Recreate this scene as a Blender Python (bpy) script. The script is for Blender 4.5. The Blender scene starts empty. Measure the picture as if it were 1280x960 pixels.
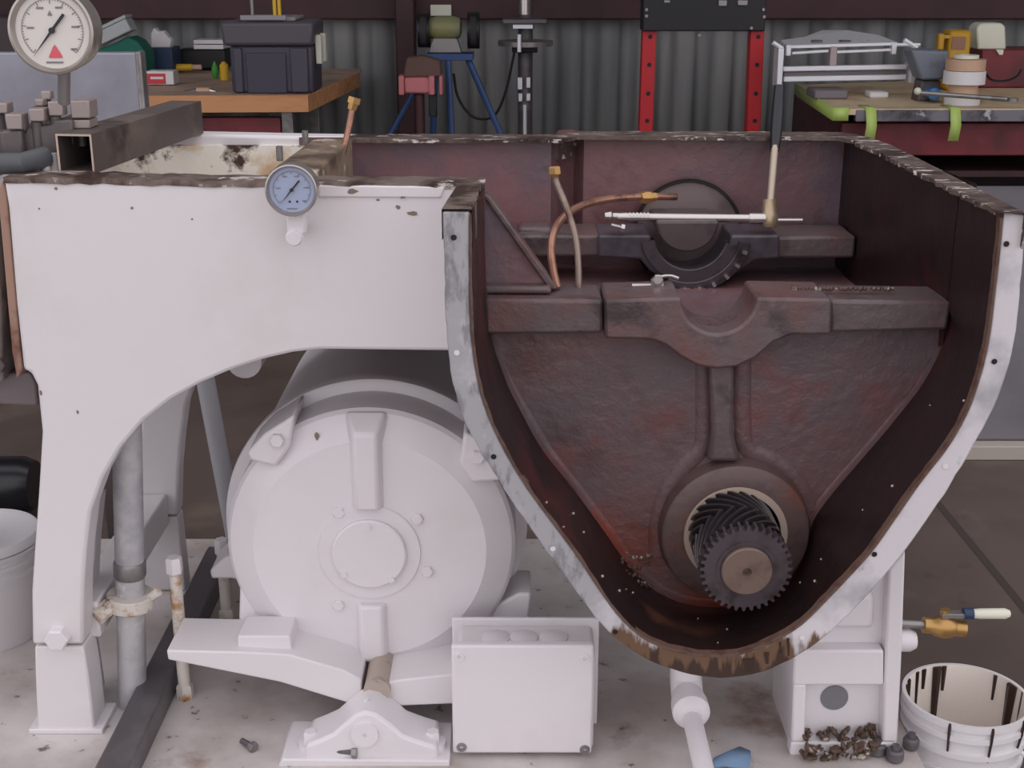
import bpy, bmesh, math, random
from mathutils import Vector, Matrix
random.seed(7)
C = bpy.context.scene.collection
R = math.radians

# ------------------------------------------------------------------ camera, world, exposure
H, F, PITCH = 1.60, 1650.0, 18.0
cd = bpy.data.cameras.new('camera'); cam = bpy.data.objects.new('camera', cd); C.objects.link(cam)
cam.location = (0, 0, H); cam.rotation_euler = (R(90 - PITCH), 0, 0)
cd.sensor_width = 36; cd.lens = F / 1280 * 36; cd.clip_start = .05
bpy.context.scene.camera = cam
w = bpy.data.worlds.new('sky'); bpy.context.scene.world = w; w.use_nodes = True
bg = w.node_tree.nodes['Background']
bg.inputs[0].default_value = (.985, .962, 1.0, 1); bg.inputs[1].default_value = 1.0
vs = bpy.context.scene.view_settings
vs.view_transform = 'Standard'; vs.look = 'None'; vs.gamma = 1; vs.use_curve_mapping = False
vs.exposure = 0.33

# ------------------------------------------------------------------ from pixel to place
CT, ST = math.cos(R(PITCH)), math.sin(R(PITCH))
def ray(u, v):
    a, b = (u - 640) / F, (480 - v) / F
    return Vector((a, CT + b * ST, -ST + b * CT))
def P(u, v, Y):                      # on the upright plane at depth Y
    d = ray(u, v); return Vector((0, 0, H)) + d * (Y / d.y)
def G(u, v, z):                      # on the level plane at height z
    d = ray(u, v); return Vector((0, 0, H)) + d * ((z - H) / d.z)
def ppm(p):                          # pixels per metre at a point
    return F / (p.y * CT + (H - p.z) * ST)

# ------------------------------------------------------------------ materials
def srgb(c):
    return tuple(((x / 255) / 12.92 if x / 255 <= .04045 else ((x / 255 + .055) / 1.055) ** 2.4) for x in c) + (1,)
MATS = {}
def mat(name, base, rough=.5, metal=0.0, layers=(), bump=None, bump2=None, spec=.5, coat=0, emit=0, alpha=1, rvar=None):
    if name in MATS: return MATS[name]
    m = bpy.data.materials.new(name); m.use_nodes = True; nt = m.node_tree; N = nt.nodes; L = nt.links
    b = N['Principled BSDF']
    b.inputs['Base Color'].default_value = srgb(base); b.inputs['Roughness'].default_value = rough
    b.inputs['Metallic'].default_value = metal; b.inputs['Specular IOR Level'].default_value = spec
    b.inputs['Coat Weight'].default_value = coat; b.inputs['Coat Roughness'].default_value = .12
    if alpha < 1: b.inputs['Alpha'].default_value = alpha
    tc = N.new('ShaderNodeTexCoord').outputs['Object']
    def noise(scale, detail=4, stretch=None, rgh=.6):
        src = tc
        if stretch:
            mp = N.new('ShaderNodeMapping'); mp.inputs['Scale'].default_value = stretch; L.new(tc, mp.inputs[0]); src = mp.outputs[0]
        n = N.new('ShaderNodeTexNoise'); n.inputs['Scale'].default_value = scale; n.inputs['Detail'].default_value = detail
        n.inputs['Roughness'].default_value = rgh; L.new(src, n.inputs['Vector']); return n.outputs['Fac']
    col = None; rsock = None
    for ly in layers:
        c, sc, lo, hi = ly[:4]; o = ly[4] if len(ly) > 4 else {}
        fac = noise(sc, o.get('detail', 5), o.get('stretch'))
        if 'bias' in o:
            ax, ay, az, k = o['bias']
            dp = N.new('ShaderNodeVectorMath'); dp.operation = 'DOT_PRODUCT'; L.new(tc, dp.inputs[0]); dp.inputs[1].default_value = (ax, ay, az)
            a1 = N.new('ShaderNodeMath'); a1.operation = 'ADD'; L.new(dp.outputs['Value'], a1.inputs[0]); a1.inputs[1].default_value = k
            cl = N.new('ShaderNodeClamp'); cl.inputs[1].default_value = -o.get('lim', 1); cl.inputs[2].default_value = o.get('lim', 1); L.new(a1.outputs[0], cl.inputs[0])
            a2 = N.new('ShaderNodeMath'); a2.operation = 'ADD'; L.new(cl.outputs[0], a2.inputs[0]); L.new(fac, a2.inputs[1]); fac = a2.outputs[0]
        mr = N.new('ShaderNodeMapRange'); mr.inputs[1].default_value = lo; mr.inputs[2].default_value = hi; L.new(fac, mr.inputs[0])
        if 'amt' in o: mr.inputs[4].default_value = o['amt']
        mx = N.new('ShaderNodeMix'); mx.data_type = 'RGBA'; L.new(mr.outputs[0], mx.inputs[0])
        if col is None: mx.inputs[6].default_value = srgb(base)
        else: L.new(col, mx.inputs[6])
        mx.inputs[7].default_value = srgb(c); col = mx.outputs[2]
        if 'rough' in o:
            mf = N.new('ShaderNodeMix'); mf.data_type = 'FLOAT'; L.new(mr.outputs[0], mf.inputs[0])
            if rsock is None: mf.inputs[2].default_value = rough
            else: L.new(rsock, mf.inputs[2])
            mf.inputs[3].default_value = o['rough']; rsock = mf.outputs[0]
    if col is not None: L.new(col, b.inputs['Base Color'])
    if rvar:
        mr = N.new('ShaderNodeMapRange'); L.new(noise(rvar[0], 4), mr.inputs[0]); mr.inputs[1].default_value = .35; mr.inputs[2].default_value = .65
        mr.inputs[3].default_value = rvar[1]; mr.inputs[4].default_value = rvar[2]; rsock = mr.outputs[0]
    if rsock is not None: L.new(rsock, b.inputs['Roughness'])
    prev = None
    for bp in (bump, bump2):
        if not bp: continue
        bn = N.new('ShaderNodeBump'); bn.inputs['Strength'].default_value = bp[1]; bn.inputs['Distance'].default_value = bp[2] if len(bp) > 2 else .01
        L.new(noise(bp[0], 5), bn.inputs['Height'])
        if prev: L.new(prev, bn.inputs['Normal'])
        prev = bn.outputs[0]
    if prev: L.new(prev, b.inputs['Normal'])
    MATS[name] = m; return m

ROOT = Vector((.25, 2.10, .282))     # base of the gear case
WHITE = mat('white_enamel', (222, 217, 219), .42, layers=[((196, 186, 180), 3.0, .52, .78, dict(amt=.5)), ((120, 100, 80), 9, .70, .74, dict(amt=.7))], bump=(60, .06, .004))
WHITE2 = mat('white_enamel_clean', (224, 219, 222), .4, layers=[((200, 192, 190), 4, .5, .8, dict(amt=.5))], bump=(70, .05, .004))
DECKM = mat('grimy_white_deck', (210, 202, 201), .5, layers=[((166, 154, 147), 3.2, .42, .62, dict(amt=.85)), ((128, 96, 70), 5.5, .58, .70, dict(amt=.75)), ((70, 56, 50), 26, .64, .70, dict(amt=.8))], bump=(40, .1, .005))
RUSTWHITE = mat('rusty_white_paint', (242, 236, 226), .5, layers=[((206, 160, 100), 9, .50, .62, dict(amt=.75)), ((70, 46, 32), 13, .55, .62, dict(bias=(0, 0, 2.0, -1.90), lim=.12))], bump=(30, .3, .006))
RODRUST = mat('white_paint_over_rust', (214, 206, 198), .55, layers=[((164, 118, 62), 18, .50, .62), ((100, 62, 38), 30, .60, .68)], bump=(60, .3, .004))
RAW = mat('bare_scraped_iron', (132, 116, 108), .5, .3, layers=[((70, 52, 46), 14, .45, .6), ((212, 204, 198), 20, .60, .66)], bump=(50, .4, .006))
RIMM = mat('chipped_rim_iron', (104, 88, 82), .5, .2, layers=[((62, 44, 42), 10, .45, .6), ((214, 206, 200), 26, .58, .64, dict(stretch=(1, 3, 3)))], bump=(40, .5, .008))
FLANGE = mat('scraped_flange_face', (212, 207, 211), .42, .0, layers=[
    ((148, 147, 152), 8, .37, .56, dict(bias=(-1.0, 0, 0, -.02), lim=.10, detail=7, rough=.36, amt=.75)),
    ((84, 84, 90), 22, .58, .70, dict(bias=(-.6, 0, 0, -.02), lim=.1, stretch=(2.2, 1, .8), amt=.55)),
    ((104, 78, 58), 11, .46, .56, dict(bias=(0, 0, -6, 1.93), lim=.40, stretch=(2.5, 1, .6))),
    ((44, 27, 22), 16, .52, .60, dict(bias=(0, 0, -5, 1.44), lim=.3, stretch=(3, 1, .5), amt=.85))], bump=(50, .15, .004))
OILRED = mat('oily_red_primer', (128, 92, 94), .34, layers=[((104, 88, 96), 4.5, .42, .60), ((84, 46, 44), 7, .54, .72, dict(amt=.8)), ((132, 74, 70), 9, .60, .72, dict(amt=.6))],
    bump=(38, .35, .006), bump2=(9, .25, .012), rvar=(6, .28, .5))
OILWEB = mat('oily_web_iron', (110, 82, 82), .34, layers=[((98, 84, 88), 3.5, .42, .60), ((78, 52, 50), 6, .55, .72, dict(amt=.8)), ((134, 58, 52), 4, .56, .72, dict(amt=.7)), ((136, 62, 44), 5, .54, .68, dict(bias=(-.8, 0, -2.0, .80), lim=.18, amt=.8))],
    bump=(46, .5, .006), bump2=(11, .35, .012), rvar=(7, .27, .5))
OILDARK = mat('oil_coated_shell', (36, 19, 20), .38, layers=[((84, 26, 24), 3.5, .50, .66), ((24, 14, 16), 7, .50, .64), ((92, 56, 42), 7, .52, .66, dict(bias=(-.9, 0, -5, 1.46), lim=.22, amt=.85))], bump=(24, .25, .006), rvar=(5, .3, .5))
OILBEAM = mat('oily_beam_iron', (100, 86, 88), .36, layers=[((108, 76, 74), 7, .5, .66), ((70, 58, 60), 12, .55, .68)], bump=(34, .45, .007), rvar=(8, .28, .5))
GEARIRON = mat('dark_oily_gear_steel', (84, 75, 80), .32, .3, layers=[((58, 48, 51), 18, .5, .65)], bump=(60, .15, .003))
TEETH = mat('gear_tooth_steel', (74, 68, 72), .24, .5)
SHAFTEND = mat('brown_shaft_end', (118, 98, 90), .42, .15, layers=[((98, 80, 72), 22, .5, .65)], bump=(80, .1, .003))
BRIGHT = mat('bright_ring_steel', (196, 176, 162), .4, .15)
GASKET = mat('brown_gasket', (98, 74, 64), .6, layers=[((84, 56, 48), 40, .5, .6)], bump=(80, .3, .004))
CHROME = mat('worn_chrome', (205, 198, 196), .28, .9)
STEEL = mat('grey_steel', (150, 146, 146), .42, .6, layers=[((110, 104, 102), 9, .5, .7)])
STAINLESS = mat('brushed_plate', (150, 150, 160), .45, .5, layers=[((128, 126, 136), 3, .42, .62)], bump=(20, .05, .004))
DARKSTEEL = mat('dark_mill_steel', (98, 88, 86), .5, .3, layers=[((128, 112, 104), 6, .5, .66), ((70, 60, 60), 9, .55, .68)], bump=(40, .2, .004))
BLACKSTEEL = mat('blackened_steel', (98, 93, 97), .42, .3, layers=[((120, 115, 119), 8, .5, .7)])
BRASS = mat('brass', (186, 146, 92), .36, .7)
COPPER = mat('copper_tube', (166, 122, 104), .34, .6, layers=[((90, 62, 54), 14, .5, .66)])
TUBEGREY = mat('dull_tube', (150, 132, 122), .4, .5, layers=[((104, 72, 60), 20, .5, .66)])
BLACK = mat('black_rubber', (24, 22, 25), .5)
BLACKGLOSS = mat('black_plastic', (30, 30, 36), .3)
TOOLBOXM = mat('charcoal_plastic', (72, 68, 82), .5, bump=(80, .05, .004))
TOOLBOXLID = mat('dark_grey_plastic', (88, 84, 92), .45)
LIDGREY = mat('grey_lid_label', (150, 146, 150), .5)
ORANGEWOOD = mat('bench_plywood', (206, 148, 102), .6, layers=[((182, 126, 84), 6, .45, .65, dict(stretch=(.4, 3, 3)))])
BENCHTOP = mat('grimy_bench_top', (196, 166, 146), .6, layers=[((160, 136, 122), 5, .45, .65)])
REDSTEEL = mat('oxide_red_steel', (120, 42, 50), .5, layers=[((88, 34, 40), 4, .45, .65)])
POSTRED = mat('press_red', (190, 30, 40), .45)
DARKRED = mat('maroon_steel', (70, 36, 41), .55, layers=[((54, 28, 33), 3, .45, .65)])
TAPE = mat('lime_tape', (182, 206, 110), .5)
YELLOW = mat('yellow_plastic', (226, 182, 50), .45)
GREEN = mat('green_cloth', (28, 106, 90), .7)
BLUE = mat('blue_steel_tube', (52, 80, 130), .5)
BLUERAG = mat('blue_cloth', (120, 148, 180), .7)
NAVY = mat('navy_plastic', (44, 60, 92), .5)
PAPER = mat('white_paper', (228, 224, 226), .6)
CLEAR = mat('cloudy_plastic', (176, 182, 184), .35)
REDLABEL = mat('red_carton', (206, 62, 70), .5)
OLIVE = mat('olive_paint', (128, 130, 96), .5, layers=[((150, 140, 70), 5, .5, .7)])
PINKVISE = mat('faded_red_vise', (196, 116, 120), .5)
RUSTBROWN = mat('rust_brown_iron', (96, 70, 62), .6, bump=(30, .3, .004))
VISEBLUE = mat('blue_grey_vise', (118, 124, 136), .5, .1, layers=[((92, 92, 100), 5, .48, .62)])
CREAM = mat('cream_plastic', (226, 226, 208), .5)
ROLLTAN = mat('kraft_core', (204, 168, 142), .6)
ALU = mat('aluminium', (232, 232, 238), .35, .25)
DIAL = mat('white_dial', (220, 214, 208), .4)
DIALBLUE = mat('blue_grey_dial', (164, 174, 202), .35)
INK = mat('dial_ink', (40, 38, 44), .5)
INKGREY = mat('faded_dial_ink', (128, 124, 128), .5)
DIALRED = mat('dial_red', (216, 92, 104), .5)
CASE = mat('gauge_case_steel', (176, 168, 162), .3, .7)
BUCKET = mat('white_bucket_plastic', (224, 220, 222), .4)
BUCKETIN = mat('oil_streaked_bucket', (244, 234, 226), .45, layers=[((52, 32, 24), 9, .70, .74, dict(stretch=(5, 5, .5), detail=1)), ((150, 112, 70), 7, .62, .72, dict(amt=.6))])
OILMARK = mat('oil_drip', (52, 34, 28), .25)
CABGREY = mat('grey_cabinet_paint', (122, 118, 124), .5, layers=[((108, 104, 110), 3, .45, .65)])
SOIL = mat('oily_rust_crumbs', (86, 66, 54), .5, layers=[((180, 170, 160), 40, .55, .62)])
HOLE = mat('hole_grey', (120, 120, 124), .6)
SLATE = mat('dark_slot', (20, 14, 15), .6)

# ------------------------------------------------------------------ mesh helpers
WL = {}
def build(name, bm, m, parent=None, bevel=0, sharp=35, segs=2):
    bmesh.ops.remove_doubles(bm, verts=bm.verts, dist=1e-6)
    bmesh.ops.recalc_face_normals(bm, faces=bm.faces)
    if parent is not None: off = WL[parent.name]
    else:
        xs = [v.co for v in bm.verts]
        lo = Vector([min(c[i] for c in xs) for i in range(3)]); hi = Vector([max(c[i] for c in xs) for i in range(3)])
        off = Vector(((lo.x + hi.x) / 2, (lo.y + hi.y) / 2, lo.z))
    bmesh.ops.translate(bm, verts=bm.verts, vec=-off)
    for f in bm.faces: f.smooth = True
    me = bpy.data.meshes.new(name); bm.to_mesh(me); bm.free()
    me.set_sharp_from_angle(angle=R(sharp))
    for x in (m if isinstance(m, (list, tuple)) else [m]): me.materials.append(x)
    o = bpy.data.objects.new(name, me); C.objects.link(o)
    if parent is not None: o.parent = parent
    else: o.location = off
    WL[o.name] = off
    if bevel:
        md = o.modifiers.new('bevel', 'BEVEL'); md.width = bevel; md.segments = segs; md.limit_method = 'ANGLE'; md.angle_limit = R(40)
    return o
def tag(o, label=None, cat=None, group=None, kind=None):
    if label: o['label'] = label
    if cat: o['category'] = cat
    if group: o['group'] = group
    if kind: o['kind'] = kind
    return o
def thing(name, loc, label, cat, group=None):
    o = bpy.data.objects.new(name, None); C.objects.link(o); o.location = loc; o.empty_display_size = .05
    WL[o.name] = Vector(loc); return tag(o, label, cat, group)
def copy_tree(o, parent=None):
    c = o.copy(); C.objects.link(c); WL[c.name] = WL[o.name]
    if parent is not None: c.parent = parent
    for ch in list(o.children): copy_tree(ch, c)
    return c
NB = bmesh.new
def frame(d):
    d = Vector(d).normalized(); a = Vector((0, 0, 1)) if abs(d.z) < .9 else Vector((1, 0, 0))
    x = d.cross(a).normalized(); return x, d.cross(x).normalized(), d
def box(bm, lo, hi, rot=None, taper=None):
    lo, hi = Vector(lo), Vector(hi); c = (lo + hi) / 2; s = hi - lo
    r = bmesh.ops.create_cube(bm, size=1); vv = r['verts']
    for v in vv:
        k = 1
        if taper and v.co.z < 0: k = taper
        v.co = Vector((v.co.x * s.x * k, v.co.y * s.y * k, v.co.z * s.z))
        if rot is not None: v.co = rot @ v.co
        v.co += c
    return bm
def pbox(bm, u0, v0, u1, v1, Y, depth):           # a box whose front face covers these pixels at depth Y
    a, b = P(u0, v0, Y), P(u1, v1, Y); c = (u0 + u1) / 2
    x0 = P(u0, (v0 + v1) / 2, Y).x; x1 = P(u1, (v0 + v1) / 2, Y).x
    box(bm, (min(x0, x1), Y, min(a.z, b.z)), (max(x0, x1), Y + depth, max(a.z, b.z))); return bm
def tube(bm, pts, r, n=12, caps=True, radii=None):
    pts = [Vector(p) for p in pts]; rings = []; X = None
    for i, p in enumerate(pts):
        d = (pts[min(i + 1, len(pts) - 1)] - pts[max(i - 1, 0)]).normalized()
        if X is None: X, _, _ = frame(d)
        X = (X - d * X.dot(d)).normalized(); Yv = d.cross(X)
        rr = radii[i] if radii else r
        rings.append([bm.verts.new(p + (X * math.cos(2 * math.pi * k / n) + Yv * math.sin(2 * math.pi * k / n)) * rr) for k in range(n)])
    for a, b in zip(rings, rings[1:]):
        for k in range(n): bm.faces.new((a[k], a[(k + 1) % n], b[(k + 1) % n], b[k]))
    if caps: bm.faces.new(rings[0][::-1]); bm.faces.new(rings[-1])
    return bm
def lathe(bm, o, d, prof, n=32, close=True, phase=0):           # profile of (along, radius)
    X, Yv, d = frame(d); o = Vector(o); rings = []
    for a, r in prof:
        if r < 1e-6: rings.append([bm.verts.new(o + d * a)])
        else: rings.append([bm.verts.new(o + d * a + (X * math.cos(phase + 2 * math.pi * k / n) + Yv * math.sin(phase + 2 * math.pi * k / n)) * r) for k in range(n)])
    for A, B in zip(rings, rings[1:]):
        for k in range(n):
            k2 = (k + 1) % n
            if len(A) == 1 and len(B) == 1: break
            if len(A) == 1: bm.faces.new((A[0], B[k2], B[k]))
            elif len(B) == 1: bm.faces.new((A[k], A[k2], B[0]))
            else: bm.faces.new((A[k], A[k2], B[k2], B[k]))
    if close:
        for A in (rings[0], rings[-1]):
            if len(A) > 2: bm.faces.new(A)
    return bm
def cyl(bm, p0, p1, r, n=20, r1=None):
    p0, p1 = Vector(p0), Vector(p1); L = (p1 - p0).length
    return lathe(bm, p0, p1 - p0, [(0, r), (L, r if r1 is None else r1)], n)
def hexhead(bm, p, d, r, h):
    return lathe(bm, p, d, [(0, r), (h * .85, r), (h, r * .86)], 6)
def prism(bm, pts, dy, shift=(0, 0)):              # front outline (points in the plane Y) pushed back by dy
    pts = [Vector(p) for p in pts]; n = len(pts)
    a = [bm.verts.new(p) for p in pts]; b = [bm.verts.new(p + Vector((shift[0], dy, shift[1]))) for p in pts]
    bm.faces.new(a); bm.faces.new(b[::-1])
    for k in range(n): bm.faces.new((a[k], b[k], b[(k + 1) % n], a[(k + 1) % n]))
    return bm
def pprism(bm, px, Y, dy): return prism(bm, [P(u, v, Y) for u, v in px], dy)
def gprism(bm, px, z, h):                          # flat outline on the level z, pushed down by h
    pts = [G(u, v, z) for u, v in px]; n = len(pts)
    a = [bm.verts.new(p) for p in pts]; b = [bm.verts.new(p - Vector((0, 0, h))) for p in pts]
    bm.faces.new(a); bm.faces.new(b[::-1])
    for k in range(n): bm.faces.new((a[k], b[k], b[(k + 1) % n], a[(k + 1) % n]))
    return bm
def resample(pts, n):
    pts = [Vector(p) for p in pts]; d = [0]
    for a, b in zip(pts, pts[1:]): d.append(d[-1] + (b - a).length)
    out = []; j = 0
    for i in range(n):
        t = d[-1] * i / (n - 1)
        while j < len(d) - 2 and d[j + 1] < t: j += 1
        k = (t - d[j]) / max(1e-9, d[j + 1] - d[j]); out.append(pts[j].lerp(pts[j + 1], k))
    return out
def smooth(pts, it=2):
    for _ in range(it):
        pts = [pts[0]] + [(pts[i - 1] + pts[i] * 2 + pts[i + 1]) / 4 for i in range(1, len(pts) - 1)] + [pts[-1]]
    return pts
def loft(bm, loops, closed=False):
    rows = [[bm.verts.new(p) for p in l] for l in loops]
    for a, b in zip(rows, rows[1:]):
        n = len(a)
        for k in range(n if closed else n - 1):
            k2 = (k + 1) % n; bm.faces.new((a[k], a[k2], b[k2], b[k]))
    return rows
def curve(pts, n=8):                               # Catmull-Rom through points
    pts = [Vector(p) for p in pts]; q = [pts[0] * 2 - pts[1]] + pts + [pts[-1] * 2 - pts[-2]]; out = []
    for i in range(1, len(q) - 2):
        for k in range(n):
            t = k / n; a, b, c, d = q[i - 1:i + 3]
            out.append(.5 * ((2 * b) + (c - a) * t + (2 * a - 5 * b + 4 * c - d) * t * t + (3 * b - a - 3 * c + d) * t ** 3))
    return out + [pts[-1]]
FWD, UP = Vector((0, -1, 0)), Vector((0, 0, 1))

# ------------------------------------------------------------------ the shop: floor, walls, roof
DECK = .282
YW_ = 9.0
FLOORM = mat('worn_concrete', (100, 86, 80), .6, layers=[((86, 73, 67), 1.6, .42, .62), ((122, 107, 97), 2.3, .56, .72), ((64, 54, 50), 5, .64, .74, dict(amt=.7))], bump=(12, .12, .01))
bm = NB(); box(bm, (-9, -7, -.12), (9, YW_, 0)); fl = tag(build('floor', bm, FLOORM), kind='structure')
a, b = G(1180, 638, .001), G(1290, 772, .001); d = (b - a).normalized(); nrm = Vector((-d.y, d.x, 0)) * .012
a2, b2 = a - d * 3, b + d * 1.2
bm = NB(); vv = [bm.verts.new(p) for p in (a2 + nrm, b2 + nrm, b2 - nrm, a2 - nrm)]; bm.faces.new(vv)
jt = build('joint', bm, mat('floor_joint', (70, 60, 55), .8), fl)
bm = NB(); xs = []
x = -9.0
while x < 9:
    for dx, yy in ((0, 0), (.07, 0), (.10, -.06), (.18, -.06), (.205, 0)): xs.append((x + dx, YW_ + yy))
    x += .25
loft(bm, [[Vector((x_, y_, 0)) for x_, y_ in xs], [Vector((x_, y_, 4.6)) for x_, y_ in xs]])
CORR = mat('grey_green_sheet', (176, 176, 176), .5, 0, layers=[((148, 150, 152), 1.5, .4, .65, dict(stretch=(3, 1, .3)))])
wb = tag(build('wall_back', bm, CORR, sharp=20), kind='structure')
md = wb.modifiers.new('thick', 'SOLIDIFY'); md.thickness = .01
for nm, x0, x1 in (('wall_left', -9.1, -9.0), ('wall_right', 9.0, 9.1)):
    bm = NB(); box(bm, (x0, 2.5, 0), (x1, YW_, 4.6)); tag(build(nm, bm, CORR), kind='structure')
bm = NB(); box(bm, (-9, 4.2, 4.6), (9, YW_ + .1, 4.68)); tag(build('ceiling', bm, mat('roof_sheet', (92, 92, 96), .6)), kind='structure')
# girts and the post on the back wall
bm = NB(); zt, zb = P(640, -25, 8.85).z, P(640, 24, 8.85).z; box(bm, (-9, 8.78, zb), (9, 8.94, zt))
tag(build('trim_1', bm, DARKRED, bevel=.01), kind='structure')
bm = NB(); box(bm, (-9, 8.86, zt + .02), (9, 8.94, zt + .16)); tag(build('trim_2', bm, DARKRED, bevel=.01), kind='structure')
bm = NB(); xa, xb = P(497, 90, 8.7).x, P(521, 90, 8.7).x; box(bm, (xa, 8.60, 0), (xb, 8.76, 4.6)); tag(build('trim_3', bm, DARKRED, bevel=.01), kind='structure')

# ------------------------------------------------------------------ skid deck
bm = NB(); xr = G(1128, 945, DECK).x
box(bm, (-1.5, 1.2, DECK - .03), (xr + .03, 2.87, DECK))
dk = thing('skid_base', ((xr - 1.5) / 2, 2.0, 0), 'white painted steel skid deck with rust stains under the machine', 'skid')
build('deck_plate', bm, DECKM, dk, bevel=.004)
for yb in (1.25, 2.77):
    bm = NB(); box(bm, (-1.5, yb, 0), (xr + .03, yb + .1, DECK - .03)); build('skid_beam', bm, WHITE2, dk, bevel=.004)
for xb in (-1.5, xr - .07):
    bm = NB(); box(bm, (xb, 1.35, 0), (xb + .1, 2.77, DECK - .03)); build('skid_rail', bm, WHITE2, dk, bevel=.004)

# ------------------------------------------------------------------ gear case
YF, YP, YW, YB = 1.805, 2.04, 2.05, 2.59
RIM = H - .1652 * YP
gc = thing('gear_case', ROOT, 'large white cast iron gear case, front cover off, oily red brown inside', 'gearbox')
# front wall with its arch and leg, left of the opening
out_px = [(572, 233), (300, 229), (4, 223), (10, 260), (20, 380), (29, 463), (38, 466), (46, 482), (52, 540), (48, 610), (43, 680), (39, 740), (40, 806), (104, 806),
          (104, 740), (107, 690), (113, 640), (128, 598), (150, 560), (180, 525), (212, 500), (250, 479), (290, 462), (330, 449), (365, 441), (400, 437), (480, 438), (572, 439)]
pan = [P(u, v, YP) for u, v in out_px]
bm = NB(); prism(bm, pan, .06); build('front_wall', bm, WHITE, gc, bevel=.006)
bm = NB(); pprism(bm, [(43, 808), (104, 808), (111, 850), (119, 917), (47, 917), (44, 850)], YP + .006, .07); build('leg', bm, WHITE, gc, bevel=.004)
bm = NB(); box(bm, P(36, 918, YP) + Vector((0, -.0, 0)), P(128, 912, YP) + Vector((0, .09, 0))); build('leg_pad', bm, WHITE2, gc, bevel=.002)
bm = NB(); hexhead(bm, P(74, 795, YP), FWD, .021, .02); build('hex_bolt', bm, WHITE2, gc)
bm = NB(); pprism(bm, [(398, 231), (556, 233), (552, 248), (398, 247)], YP - .0035, .02); build('wall_band', bm, WHITE, gc, bevel=.003)
bm = NB(); fe = resample([P(u, v, YP - .002) for u, v in ((4, 223), (300, 229), (606, 233))], 40); fe = [p + Vector((0, random.uniform(-.0015, .0015), random.uniform(-.002, .0015))) for p in fe]
loft(bm, [[p - UP * .006 for p in fe], [p + UP * .003 for p in fe], [p + Vector((0, .066, .003)) for p in fe], [p + Vector((0, .066, -.012)) for p in fe]])
build('rim_strip', bm, RAW, gc)
CHIP = mat('bare_chip', (128, 112, 100), .6)
def chip(u, v, w_, h_, Y, parent):
    c = P(u, v, Y); k = 1 / ppm(c); bm = NB()
    prism(bm, [c + Vector((math.cos(t) * w_ * k * random.uniform(.6, 1.1), 0, math.sin(t) * h_ * k * random.uniform(.6, 1.1))) for t in [2 * math.pi * q / 9 for q in range(9)]], .0008); build('paint_chip', bm, CHIP, parent)
for u, v, w_, h_ in ((165, 260, 2.5, 2), (440, 239, 8, 4), (503, 247, 4, 2), (516, 267, 8, 4), (498, 259, 4, 3), (472, 250, 3, 1.5), (97, 515, 1.6, 3), (51, 491, 2, 3.5), (49, 261, 1.5, 1.5), (70, 236, 3, 2), (240, 274, 1.5, 1.5)):
    chip(u, v, w_, h_, YP - (.0040 if v < 249 and u > 398 else .0006), gc)
# rear wall: the same outline on the far side
dyr = .555
bm = NB(); prism(bm, [p + Vector((.03, dyr, 0)) for p in pan], .05); build('rear_wall', bm, WHITE2, gc, bevel=.006)
rl = [P(u, v, YP) for u, v in ((43, 808), (104, 808), (119, 917), (47, 917))]
bm = NB(); prism(bm, [p + Vector((.03, dyr, 0)) for p in rl], .05); build('leg', bm, WHITE2, gc, bevel=.004)
# soffit: the arched floor of the case between the two walls
arch = [P(u, v, YP) for u, v in out_px[14:]]
bm = NB(); ar = [Vector((p.x, p.y, min(p.z + .12, RIM - .21) if p.z > .9 else p.z + .05)) for p in arch[5:]]; ar[-1].z = ar[-2].z
loft(bm, [[p + Vector((0, .06, .0)) for p in ar], [p + Vector((.03, dyr, 0)) for p in ar], [p + Vector((.03, dyr, .02)) for p in ar], [p + Vector((0, .06, .02)) for p in ar]])
build('soffit', bm, WHITE2, gc)
# partition between the tray and the oil chamber
bm = NB(); gprism(bm, [(336, 214), (396, 214), (440, 173), (392, 173)], RIM + .003, .20); build('partition', bm, mat('brown_scraped_ledge', (140, 122, 104), .5, .1, layers=[((92, 76, 66), 12, .45, .6), ((196, 184, 170), 16, .58, .64)], bump=(50, .3, .005)), gc, bevel=.004)
bm = NB(); t0 = G(5, 218, RIM); box(bm, (t0.x, YP + .06, RIM - .20), (G(392, 200, RIM).x, YP + .55, RIM - .18)); build('tray_floor', bm, RUSTWHITE, gc)
bm = NB(); box(bm, (t0.x, YP + dyr - .01, RIM - .18), (P(398, 190, YB).x, YP + dyr + .002, RIM - .015)); build('tray_lining', bm, RUSTWHITE, gc)
bm = NB(); box(bm, (t0.x - .0, YP + .06, RIM - .30), (t0.x + .05, YP + .555, RIM)); build('end_wall', bm, WHITE, gc)
for u, v in ((382, 180), (350, 201)):
    p = G(u, v, RIM); bm = NB(); cyl(bm, p, p + UP * .025, .006, 10); build('stud', bm, STEEL, gc)
bm = NB(); pprism(bm, [(88, 660), (110, 640), (104, 700), (101, 770), (101, 806), (84, 806)], YP + .055, .11); build('leg_web', bm, WHITE2, gc, bevel=.003)
bm = NB(); pprism(bm, [(88, 808), (102, 808), (114, 887), (92, 887)], YP + .07, .09); build('leg_web', bm, WHITE2, gc, bevel=.003)
# cross bars between front leg and rear leg
for (u, v, u2, v2, s) in ((100, 775, 196, 668, .02),):
    p, q = P(u, v, YP + .06), P(u, v, YP + .06) + Vector((.03, dyr - .06, 0)); bm = NB(); box(bm, (p.x - s, p.y, p.z - .035), (q.x + s * .2, q.y, p.z + .035)); build('cross_bar', bm, WHITE2, gc, bevel=.004)
bm = NB(); p = P(305, 452, 2.30); cyl(bm, p, p + Vector((0, .2, 0)), .032, 18); build('pipe_stub', bm, WHITE2, gc)

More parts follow.
